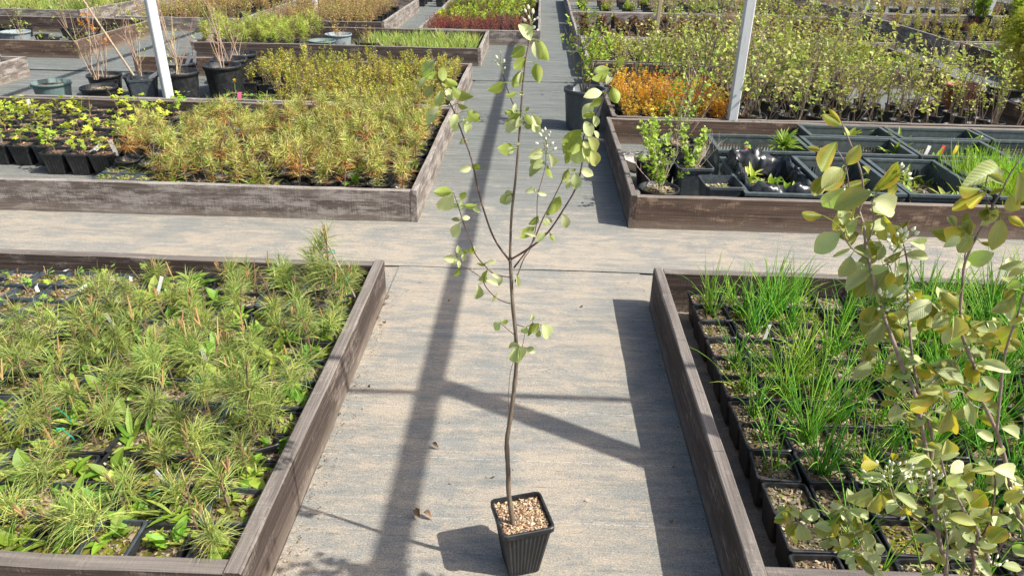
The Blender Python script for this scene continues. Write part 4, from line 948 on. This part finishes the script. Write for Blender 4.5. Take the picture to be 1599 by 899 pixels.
SL = zoomed(640, 0, 4.44, [
    (840, 285, 757, 165, .55, 'g'), (800, 330, 702, 395, .55, 'p'), (812, 400, 720, 485, .5, 'p'), (868, 285, 902, 415, .5, 'l'), (900, 285, 965, 422, .55, 'p'), (878, 440, 895, 572, .5, 'p'),
    (655, 572, 540, 628, .5, 'p'), (755, 498, 720, 612, .45, 'p'), (775, 500, 762, 590, .4, 'l'), (745, 640, 665, 662, .4, 'p'), (750, 640, 795, 655, .5, 'l'), (722, 785, 735, 715, .4, 'g'), (735, 770, 655, 788, .45, 'p'),
    (768, 790, 668, 872, .5, 'p'), (772, 800, 738, 892, .45, 'l'), (800, 790, 850, 872, .45, 'p'), (848, 795, 912, 882, .5, 'l'), (800, 770, 832, 745, .5, 'p'),
    (175, 415, 92, 568, .5, 'g'), (110, 535, 66, 612, .5, 'o'), (195, 505, 135, 548, .6, 'p'), (240, 460, 222, 570, .5, 'p'), (250, 545, 335, 605, .55, 'p'), (215, 575, 255, 615, .5, 'p'), (295, 605, 425, 690, .5, 'p'),
    (220, 625, 187, 742, .45, 'g'), (240, 615, 315, 695, .5, 'l'), (160, 595, 105, 672, .6, 'o'), (250, 665, 300, 695, .6, 'l'), (185, 750, 118, 862, .5, 'g'), (205, 740, 130, 805, .4, 'l'), (335, 788, 288, 888, .5, 'g'),
    (400, 770, 490, 845, .6, 'p'), (385, 815, 402, 888, .7, 'g'), (335, 720, 405, 748, .5, 'p'), (1428, 462, 1488, 400, .5, 'p'), (1390, 478, 1278, 492, .5, 'p'), (1392, 500, 1265, 562, .5, 'p'), (1395, 500, 1368, 585, .5, 'l'),
    (1405, 605, 1440, 722, .6, 'p'), (1335, 640, 1212, 662, .5, 'l'), (1335, 680, 1255, 742, .5, 'p'), (1275, 715, 1193, 822, .55, 'l'), (1290, 790, 1203, 805, .5, 'p'), (1280, 800, 1302, 885, .55, 'g')])
SL += zoomed(640, 190, 4.28, [
    (330, 5, 283, 72, .5, 'l'), (378, -5, 392, 82, .6, 'g'), (392, 125, 332, 147, .5, 'l'), (412, 308, 332, 327, .5, 'l'), (415, 308, 482, 296, .5, 'p'), (742, 0, 635, 65, .55, 'l'), (765, 30, 818, 42, .5, 'p'), (825, 0, 865, 78, .6, 'l'),
    (705, 178, 590, 188, .6, 'p'), (700, 182, 645, 210, .6, 'l'), (738, 140, 708, 152, .6, 'g'), (690, 478, 603, 545, .6, 'g'), (688, 470, 630, 478, .5, 'l'), (682, 490, 648, 545, .5, 'l'),
    (892, 190, 790, 242, .5, 'l'), (893, 210, 803, 280, .45, 'l'), (906, 265, 822, 315, .5, 'g'), (906, 280, 797, 368, .5, 'l'), (935, 215, 957, 308, .5, 'l'), (955, 250, 998, 272, .6, 'p'), (920, 290, 942, 380, .4, 'p'),
    (855, 475, 918, 490, .45, 'l'), (850, 462, 768, 458, .45, 'l'), (862, 635, 797, 688, .5, 'p'), (835, 705, 737, 775, .45, 'p'), (845, 770, 770, 735, .4, 'l'),
    (1145, 55, 1018, 205, .5, 'p'), (1140, 90, 1088, 225, .45, 'p'), (1152, 145, 1108, 295, .6, 'g'), (1165, 130, 1205, 285, .55, 'g'), (1195, 100, 1262, 205, .5, 'y'), (1170, 0, 1218, 105, .6, 'g'), (1235, 60, 1268, 110, .5, 'l'),
    (1215, 190, 1255, 305, .5, 'y'), (1142, 318, 1235, 362, .5, 'l'), (1100, 185, 1040, 278, .5, 'p'), (1060, 320, 1028, 405, .5, 'p'), (1082, 330, 1115, 318, .6, 'p'), (1110, 345, 1112, 460, .6, 'g'), (1085, 388, 1043, 450, .5, 'l'),
    (1010, 500, 928, 625, .45, 'p'), (965, 535, 938, 622, .5, 'p'), (1030, 620, 1055, 722, .5, 'l'), (920, 638, 952, 682, .5, 'l'), (890, 650, 922, 702, .4, 'p'), (905, 742, 848, 805, .5, 'g'), (938, 745, 968, 802, .4, 'p'),
    (285, 470, 163, 470, .5, 'p'), (287, 480, 192, 603, .5, 'l'), (345, 525, 372, 468, .7, 'p'), (330, 555, 278, 570, .6, 'g'), (345, 590, 350, 528, .6, 'g'), (370, 560, 448, 562, .45, 'p'), (415, 568, 472, 606, .4, 'g'),
    (350, 648, 405, 638, .6, 'l'), (335, 660, 282, 650, .5, 'o'), (335, 680, 284, 778, .5, 'l')])
SL += zoomed(640, 380, 4.086, [
    (302, 102, 213, 93, .5, 'l'), (310, 108, 262, 132, .5, 'g'), (302, 105, 328, 160, .45, 'l'), (318, 62, 310, 18, .6, 'g'), (345, 65, 368, 42, .6, 'p'), (345, 60, 345, 115, .5, 'l'), (400, 68, 380, 20, .5, 'p'), (405, 68, 418, 18, .5, 'l'),
    (322, 165, 283, 213, .5, 'p'), (490, 130, 428, 127, .3, 'p'), (492, 122, 552, 115, .4, 'l'), (480, 190, 458, 258, .55, 'g'), (497, 175, 478, 250, .35, 'p'), (487, 235, 568, 268, .45, 'l'), (520, 185, 572, 222, .45, 'l'), (592, 210, 558, 272, .45, 'l'),
    (440, 265, 435, 368, .5, 'g'), (680, 200, 692, 280, .3, 'l'), (560, 320, 525, 372, .35, 'l'), (580, 503, 537, 553, .65, 'g'), (585, 502, 634, 498, .55, 'p'), (748, 528, 718, 580, .6, 'g'), (790, 505, 762, 585, .4, 'p'), (822, 508, 788, 572, .5, 'p'),
    (830, 548, 815, 607, .45, 'g'), (850, 515, 898, 610, .6, 'g'), (780, 490, 787, 456, .5, 'g'), (697, 648, 622, 658, .45, 'l'), (692, 655, 664, 762, .5, 'g'), (702, 655, 728, 758, .55, 'g'), (745, 668, 804, 692, .65, 'l')])
def hang_leaves(lst, branches, origin, dy, deep):
    for a, b, c, d, w_, k in lst:
        bo, P, n_ = None, None, 1e9
        for o, pts in branches:
            for i in range(len(pts)-1):
                (p, x0, y0), (q, x1, y1) = pts[i], pts[i+1]; vx, vy = x1-x0, y1-y0; f = max(0, min(1, ((a-x0)*vx+(b-y0)*vy)/(vx*vx+vy*vy+1e-6)))
                dd = math.hypot(a-x0-vx*f, b-y0-vy*f)
                if dd < n_: n_ = dd; bo = o; P = p.lerp(q, f)
        yb = P.y+U(-dy, dy)*min(1, n_/12); ba = px(a, b, yb); lp = math.hypot(c-a, d-b)
        ti = px(c, d, yb+U(-.5, .35)*lp/F_PX*1.3)
        if n_ > 1.5: pm = MB(); pm.tube([P-origin, (P+ba)/2-origin+Vector((0, 0, .002)), ba-origin], [.0009, .0008, .0008], 4); obj('leaf_stalk', pm.mesh('leaf_stalk', M_LL), bo)
        add_leaf(bo, ba, ti, w_*(1.16 if deep else 1.18), k, origin, deep, [])
hang_leaves(SL, list(BR.values()), O1, .03, False)
for lst, k in (([(826, 15), (822, 20), (832, 22), (827, 30), (834, 33), (838, 30), (822, 34), (833, 45), (838, 49)], 'lead'), ([(782, 84), (774, 97), (786, 98), (780, 104), (788, 108), (777, 92)], 'lead'),
               ([(852, 204), (846, 213), (857, 213), (853, 219), (841, 225), (861, 226), (854, 232), (865, 234), (848, 207), (859, 208)], 'bud')):
    y_ = BR[k][1][-1][0].y; base = px(lst[-1][0]-6 if k == 'lead' and lst[0][0] < 800 else sum(a for a, b in lst)/len(lst), max(b for a, b in lst)+(22 if lst[0][0] < 800 else 8), y_)
    if lst[0][0] < 800:
        tw = [(814, 185), (803, 165), (793, 140), (786, 116)]; tb = stem_obj('branch', sap, [px(a, b, y_) for a, b in tw], .0014, .0007, M_BR2, O1, 5); buds(tb, [px(a, b, y_+U(-.01, .01)) for a, b in lst], px(786, 116, y_), O1, .0042)
    else: buds(BR[k][0], [px(a, b, y_+U(-.01, .01)) for a, b in lst], base, O1, .0045)

# --- the multi-stemmed serviceberry at the right
YT = 1.0; B2 = Vector((.80, 1.0, 0)); O2 = Vector(B2)
shr = thing('serviceberry_shrub', 'multi stemmed serviceberry with yellow green leaves and white buds beside the chives', 'shrub', B2)
obj('pot', pot_mesh('shrub_pot', .15, .12, .24, M_BLK, rnd=28, rim=.02, lip=.006), shr); obj('soil', sfor(.14, .21), shr)
SB = []
def sh(rows, y0, y1, r0, r1, foot=None, mat=M_BR3):
    P = poly(rows, y0, y1); pts = [(p, a, b) for p, (a, b) in zip(P, rows)]
    if foot: f = Vector(foot); P = [f, f.lerp(P[0], .5)+Vector((0, 0, .01))]+P
    SB.append((stem_obj('branch', shr, P, r0*.74, r1*.8, mat, O2, 7), pts)); return SB[-1]
sh([(1478, 897), (1468, 849), (1461, 799), (1455, 769), (1450, 727), (1445, 691), (1428, 612), (1410, 574), (1396, 534), (1382, 498), (1373, 466), (1360, 420), (1353, 386), (1350, 356), (1342, 330)], 1.02, 1.10, .0065, .0026, (.78, 1.0, .2))
sh([(1342, 330), (1348, 308), (1346, 274), (1334, 238), (1320, 204), (1314, 190)], 1.10, 1.08, .0026, .001, None)
sh([(1356, 404), (1336, 392), (1322, 376), (1312, 354)], 1.095, 1.06, .0022, .0012, None, M_BR3)
sh([(1452, 745), (1457, 691), (1448, 650), (1435, 610), (1426, 562), (1422, 526), (1419, 490), (1417, 450), (1418, 420), (1412, 385), (1400, 360)], 1.04, 1.12, .004, .0013)
sh([(1540, 889), (1534, 849), (1524, 846), (1528, 829), (1510, 803), (1496, 777), (1478, 745), (1470, 715)], 1.0, .97, .0065, .0016, (.81, .98, .2))
sh([(1518, 895), (1518, 859), (1524, 847), (1540, 827), (1550, 795), (1555, 755), (1552, 735)], .99, 1.0, .005, .0016, (.80, 1.0, .2), M_BR2)
sh([(1610, 880), (1599, 830), (1590, 800), (1581, 771), (1572, 726), (1557, 675), (1535, 625), (1524, 578), (1512, 548), (1503, 522), (1500, 486), (1503, 450), (1507, 412), (1522, 376), (1538, 348), (1550, 322), (1564, 300), (1574, 278), (1592, 250)], 1.03, 1.06, .0060, .0013, (.83, 1.02, .2))
sh([(1507, 412), (1508, 395), (1520, 374)], 1.07, 1.05, .0016, .001); sh([(1550, 322), (1542, 310), (1538, 296)], 1.06, 1.04, .0014, .0008, None, M_BR2)
sh([(1557, 675), (1562, 620), (1568, 564), (1576, 530), (1588, 496), (1597, 465), (1606, 430)], 1.03, .96, .0034, .0014)
sh([(1366, 899), (1356, 875), (1340, 843), (1328, 819), (1320, 799)], 1.03, 1.06, .0026, .0011, (.76, 1.02, .2)); sh([(1348, 862), (1316, 851), (1290, 839), (1262, 822), (1248, 815), (1240, 797)], 1.04, 1.1, .0018, .0009)
sh([(1462, 840), (1440, 817), (1420, 803), (1400, 785), (1390, 760)], 1.02, .97, .002, .001); sh([(1478, 897), (1480, 850), (1477, 822), (1470, 800)], 1.0, .96, .0028, .0012)
sh([(1546, 891), (1560, 860), (1574, 833)], .98, .95, .0018, .0010, None, M_BR2); sh([(1405, 575), (1388, 568), (1372, 560), (1360, 552)], 1.08, 1.05, .0014, .0008); sh([(1420, 545), (1408, 537), (1400, 528), (1396, 520)], 1.1, 1.08, .0014, .0008)
sh([(1505, 545), (1488, 568), (1470, 585), (1455, 598)], 1.05, 1.0, .0018, .001); sh([(1418, 495), (1432, 480), (1450, 478), (1470, 482), (1484, 488)], 1.1, 1.02, .0015, .0009); sh([(1353, 386), (1365, 350), (1362, 318), (1372, 298)], 1.09, 1.05, .0017, .0009); sh([(1330, 330), (1322, 262), (1308, 235)], 1.09, 1.07, .0012, .0007)
sh([(1360, 420), (1385, 412), (1405, 402), (1425, 392)], 1.09, 1.04, .0014, .0008); sh([(1545, 640), (1520, 632), (1500, 610), (1470, 620), (1455, 640)], 1.03, .97, .0016, .001); sh([(1500, 510), (1520, 512), (1540, 505)], 1.06, 1.02, .0012, .0008)
RL = zoomed(1240, 150, 4.994, [(378, 228, 203, 150, .38, 'p'), (372, 222, 268, 92, .22, 'p'), (332, 360, 190, 598, .5, 'p'), (215, 428, 98, 400, .35, 'p'), (515, 380, 418, 548, .5, 'y'), (375, 558, 222, 705, .5, 'y'), (412, 575, 212, 768, .28, 'p'), (235, 620, 148, 792, .5, 'p'),
    (592, 655, 392, 718, .35, 'p'), (620, 735, 855, 515, .36, 'p'), (580, 605, 540, 548, .5, 'y'), (800, 690, 738, 765, .6, 'y'), (390, 718, 222, 895, .6, 'g'), (612, 745, 305, 885, .45, 'o'), (600, 815, 842, 895, .55, 'l')])
RL += zoomed(1240, 300, 4.994, [(482, 118, 290, 300, .42, 'y'), (228, 182, 38, 175, .36, 'p'), (362, 325, 146, 472, .6, 'g'), (562, 235, 682, 378, .5, 'g'), (482, 205, 405, 325, .5, 'g'), (705, 178, 742, 422, .42, 'y'), (560, 468, 640, 512, .4, 'p'), (442, 438, 298, 505, .25, 'l'),
    (442, 498, 375, 678, .6, 'o'), (585, 612, 402, 742, .5, 'l'), (592, 672, 462, 825, .5, 'p'), (735, 598, 578, 808, .6, 'o'), (762, 618, 735, 745, .5, 'p'), (852, 635, 808, 742, .5, 'y'), (868, 732, 715, 822, .5, 'g'), (842, 458, 688, 562, .28, 'p'), (702, 418, 658, 535, .45, 'l'), (805, 585, 899, 625, .5, 'y'),
    (792, 258, 835, 355, .4, 'p'), (895, 228, 845, 325, .4, 'p')])
RL += zoomed(1420, 230, 4.994, [(718, 168, 452, 272, .42, 'o'), (612, 215, 742, 285, .4, 'o'), (558, 322, 378, 318, .35, 'p'), (602, 345, 325, 495, .3, 'p'), (600, 352, 425, 495, .25, 'p'), (742, 325, 615, 368, .3, 'p'), (790, 368, 822, 525, .45, 'y'), (862, 190, 885, 462, .45, 'y'), (660, 475, 542, 575, .5, 'p'),
    (692, 480, 635, 565, .5, 'y'), (716, 558, 665, 808, .45, 'y'), (778, 542, 892, 615, .4, 'p'), (558, 742, 668, 765, .35, 'p'), (445, 640, 252, 722, .5, 'p'), (402, 700, 288, 768, .4, 'g'), (498, 680, 366, 835, .48, 'o')])
RL += zoomed(1320, 450, 4.994, [(242, 145, 148, 348, .48, 'p'), (302, 265, 175, 448, .5, 'o'), (380, 185, 475, 278, .6, 'y'), (602, 15, 488, 185, .4, 'y'), (665, 88, 505, 238, .55, 'l'), (735, 108, 555, 248, .22, 'p'), (702, 158, 572, 355, .42, 'p'), (792, 188, 695, 305, .65, 'o'), (742, 30, 885, 170, .4, 'p'), (852, 208, 848, 402, .5, 'y'), (872, 215, 902, 395, .4, 'y'),
    (822, 295, 765, 448, .4, 'l'), (792, 468, 905, 515, .5, 'p'), (198, 565, 76, 705, .5, 'o'), (242, 540, 195, 592, .5, 'y'), (332, 595, 392, 698, .8, 'y'), (382, 558, 402, 645, .6, 'l'), (752, 622, 578, 578, .42, 'p'), (638, 638, 755, 748, .5, 'l'), (752, 560, 792, 615, .5, 'y'), (862, 600, 902, 622, .5, 'y'),
    (382, 328, 442, 405, .6, 'p'), (358, 742, 485, 755, .5, 'o'), (440, 765, 495, 835, .7, 'l'), (442, 852, 298, 768, .32, 'p'), (705, 830, 515, 898, .5, 'p'), (742, 800, 588, 798, .35, 'y'), (778, 742, 905, 738, .4, 'p')])
RL += zoomed(1420, 400, 4.994, [(858, 548, 650, 695, .55, 'o'), (832, 288, 636, 448, .4, 'o'), (812, 258, 735, 345, .5, 'p'), (898, 55, 715, 95, .4, 'o'), (898, 108, 775, 145, .45, 'y'), (602, 500, 478, 548, .25, 'p'), (602, 502, 708, 565, .6, 'l'), (508, 578, 645, 718, .5, 'y'), (540, 638, 528, 725, .5, 'l'), (440, 568, 495, 605, .8, 'l'), (792, 648, 875, 705, .6, 'p'), (558, 818, 800, 895, .38, 'l'), (418, 448, 452, 525, .5, 'y')])
RL += zoomed(1200, 719, 4.994, [(192, 410, 45, 485, .4, 'p'), (190, 380, 122, 348, .6, 'p'), (192, 400, 55, 438, .3, 'g'), (260, 408, 425, 435, .45, 'g'), (248, 475, 305, 655, .5, 'o'), (242, 568, 186, 655, .6, 'y'), (215, 498, 145, 575, .85, 'p'), (582, 358, 476, 348, .5, 'l'), (582, 388, 488, 515, .6, 'g'), (582, 368, 540, 282, .4, 'p'),
    (502, 538, 355, 498, .45, 'g'), (502, 560, 380, 585, .45, 'g'), (558, 578, 615, 685, .5, 'y'), (802, 215, 632, 355, .55, 'o'), (872, 248, 785, 405, .42, 'y'), (885, 258, 848, 405, .5, 'y'), (612, 378, 825, 445, .32, 'g'), (750, 545, 795, 715, .5, 'o'), (792, 478, 758, 565, .6, 'p'), (682, 718, 535, 732, .55, 'g'), (672, 738, 605, 805, .5, 'g'), (672, 778, 640, 865, .5, 'l'),
    (768, 728, 905, 865, .4, 'g'), (842, 638, 905, 745, .5, 'l'), (690, 648, 702, 695, .6, 'y')])
RL += zoomed(1340, 620, 5.62, [(348, 58, 305, 235, .55, 'o'), (322, 48, 185, 62, .4, 'p'), (342, 140, 435, 118, .4, 'l'), (632, 182, 385, 205, .4, 'p'), (605, 218, 435, 310, .45, 'p'), (655, 15, 455, 115, .45, 'p'), (682, 225, 615, 302, .7, 'o'), (735, 238, 645, 328, .7, 'g'), (800, 88, 735, 345, .4, 'y'), (832, 108, 788, 358, .4, 'y'), (782, 368, 792, 498, .7, 'y'),
    (655, 558, 432, 598, .45, 'g'), (442, 518, 345, 575, .6, 'p'), (310, 560, 332, 475, .45, 'p'), (185, 590, 0, 602, .4, 'p'), (172, 592, 45, 495, .3, 'p')])
RL += zoomed(1420, 719, 4.994, [(238, 235, 275, 445, .5, 'o'), (238, 218, 335, 295, .6, 'p'), (402, 108, 285, 195, .45, 'l'), (392, 108, 338, 275, .5, 'g'), (515, 85, 385, 185, .35, 'p'), (492, 18, 425, 85, .5, 'y'), (672, 88, 505, 68, .35, 'y'), (652, 62, 885, 115, .38, 'l'), (702, 128, 582, 165, .55, 'o'), (758, 108, 895, 195, .45, 'l'), (592, 248, 485, 348, .65, 'p'), (472, 332, 428, 238, .5, 'y'),
    (622, 365, 475, 478, .6, 'o'), (342, 508, 348, 705, .3, 'l'), (372, 528, 412, 708, .45, 'o'), (382, 508, 535, 645, .42, 'o'), (348, 718, 455, 788, .4, 'l'), (168, 658, 192, 805, .7, 'g'), (222, 638, 155, 618, .5, 'g'), (755, 528, 625, 628, .75, 'p'), (728, 818, 898, 832, .42, 'o'), (618, 688, 652, 728, .6, 'y'), (782, 358, 735, 392, .7, 'y'), (868, 338, 898, 405, .5, 'g'),
    (98, 885, 205, 870, .5, 'l'), (368, 858, 425, 899, .6, 'y'), (62, 148, -5, 255, .5, 'g'), (20, 120, -60, 60, .4, 'l')])
hang_leaves(RL, SB, O2, .035, True)
# a second layer of leaves behind and beside those, along the same branches
for o, pts in SB:
    for i in range(len(pts)-1):
        if pts[i][2] < 340: continue
        for _ in range(R.choice((1, 2, 2, 3)) if pts[i][2] < 560 else R.choice((2, 3, 4))):
            p = pts[i][0].lerp(pts[i+1][0], U(0, 1)); b = p+rdir(-10, 60)*U(.004, .022); b.y += U(-.005, .03); t_ = b+(rdir(-45, 45)+Vector((0, .2, 0))).normalized()*U(.026, .042)
            add_leaf(o, b, t_, U(.45, .62), R.choice('lyoopgopg'), O2, True, [])
def bunch(cx, cy, rx, ry, n, Y_, base):
    k = min(range(len(SB)), key=lambda i: min(math.hypot(q[1]-base[0], q[2]-base[1]) for q in SB[i][1]))
    buds(SB[k][0], [px(cx+U(-1, 1)*rx, cy+U(-1, 1)*ry, Y_+U(-.02, .02)) for _ in range(n)], px(*base, Y_), O2, .0042)
bunch(1385, 738, 40, 16, 34, 1.0, (1400, 785)); bunch(1440, 752, 22, 16, 14, 1.0, (1420, 803)); bunch(1412, 375, 24, 16, 22, 1.05, (1395, 395)); bunch(1392, 470, 22, 14, 18, 1.06, (1375, 470)); bunch(1408, 270, 14, 10, 9, 1.05, (1372, 298)); bunch(1550, 880, 20, 10, 10, .97, (1546, 891)); bunch(1590, 765, 14, 8, 9, 1.0, (1581, 771)); bunch(1465, 740, 8, 8, 5, 1.0, (1455, 769)); bunch(1412, 450, 14, 18, 8, 1.08, (1417, 450))

# ------------------------------------------------------------------ litter on the aisle
mb = MB()
for _ in range(1100):
    r_ = R.random()
    if r_ < .35: x = -.665+abs(R.gauss(0, .035)); y = U(1.2, 3.1)
    elif r_ < .5: x = .535-abs(R.gauss(0, .03)); y = U(1.2, 3.05)
    elif r_ < .62: x = .53-abs(R.gauss(0, .05)); y = U(3.95, 6)
    elif r_ < .72: x = -.655+abs(R.gauss(0, .05)); y = U(3.95, 8)
    elif r_ < .85: x = U(-4, 3); y = 3.08+abs(R.gauss(0, .1))
    else: x = U(-.65, .52); y = U(1.2, 5)
    s_ = U(.0015, .005)*(2.2 if R.random() < .06 else 1); p = Vector((x, y, .013+U(0, .003))); a = rdir(-15, 20)*s_; b = Vector((-a.y, a.x, U(-.3, .3)*s_))*U(.25, .8); c = jit(R.choice([(.16, .10, .06), (.28, .19, .12), (.09, .07, .05), (.38, .30, .2)]), .3)
    mb.face((p-a, p-b, p+a, p+b), c)
lt = obj('leaf_litter', mb.mesh('leaf_litter', M_LIT)); lt['kind'] = 'stuff'; lt['label'] = 'scattered brown leaf and bark crumbs along the boards'; lt['category'] = 'litter'
def ground_at(x, y, z=0.0):
    d = RT*((x-800)/F_PX) + UP*(-(y-449.5)/F_PX) + FW; return Vector((0, 0, CAM_H))+d*((z-CAM_H)/d.z)
M_DRY = mat_leaf('dry_brown_leaf', (.13, .065, .035), (.2, .11, .06), (.24, .15, .09))
DRY = [leaf_mesh(M_DRY, c, f, .08) for c, f in ((.8, .9), (-.5, .8))]
for ax, ay, ln in ((655, 808, .035), (662, 800, .028), (676, 692, .024), (345, 452, .03), (610, 462, .02), (1050, 818, .02), (597, 503, .022), (575, 603, .03), (905, 480, .02), (700, 472, .018)):
    p = ground_at(ax, ay, .02); o = obj('fallen_leaf', R.choice(DRY), None, p, (U(-.3, .3), U(-.2, .2), U(0, 6)), (ln, ln*.6, ln))
    tag(o, 'curled dry brown leaf lying on the fabric path', 'leaf', 'fallen leaves on the path')
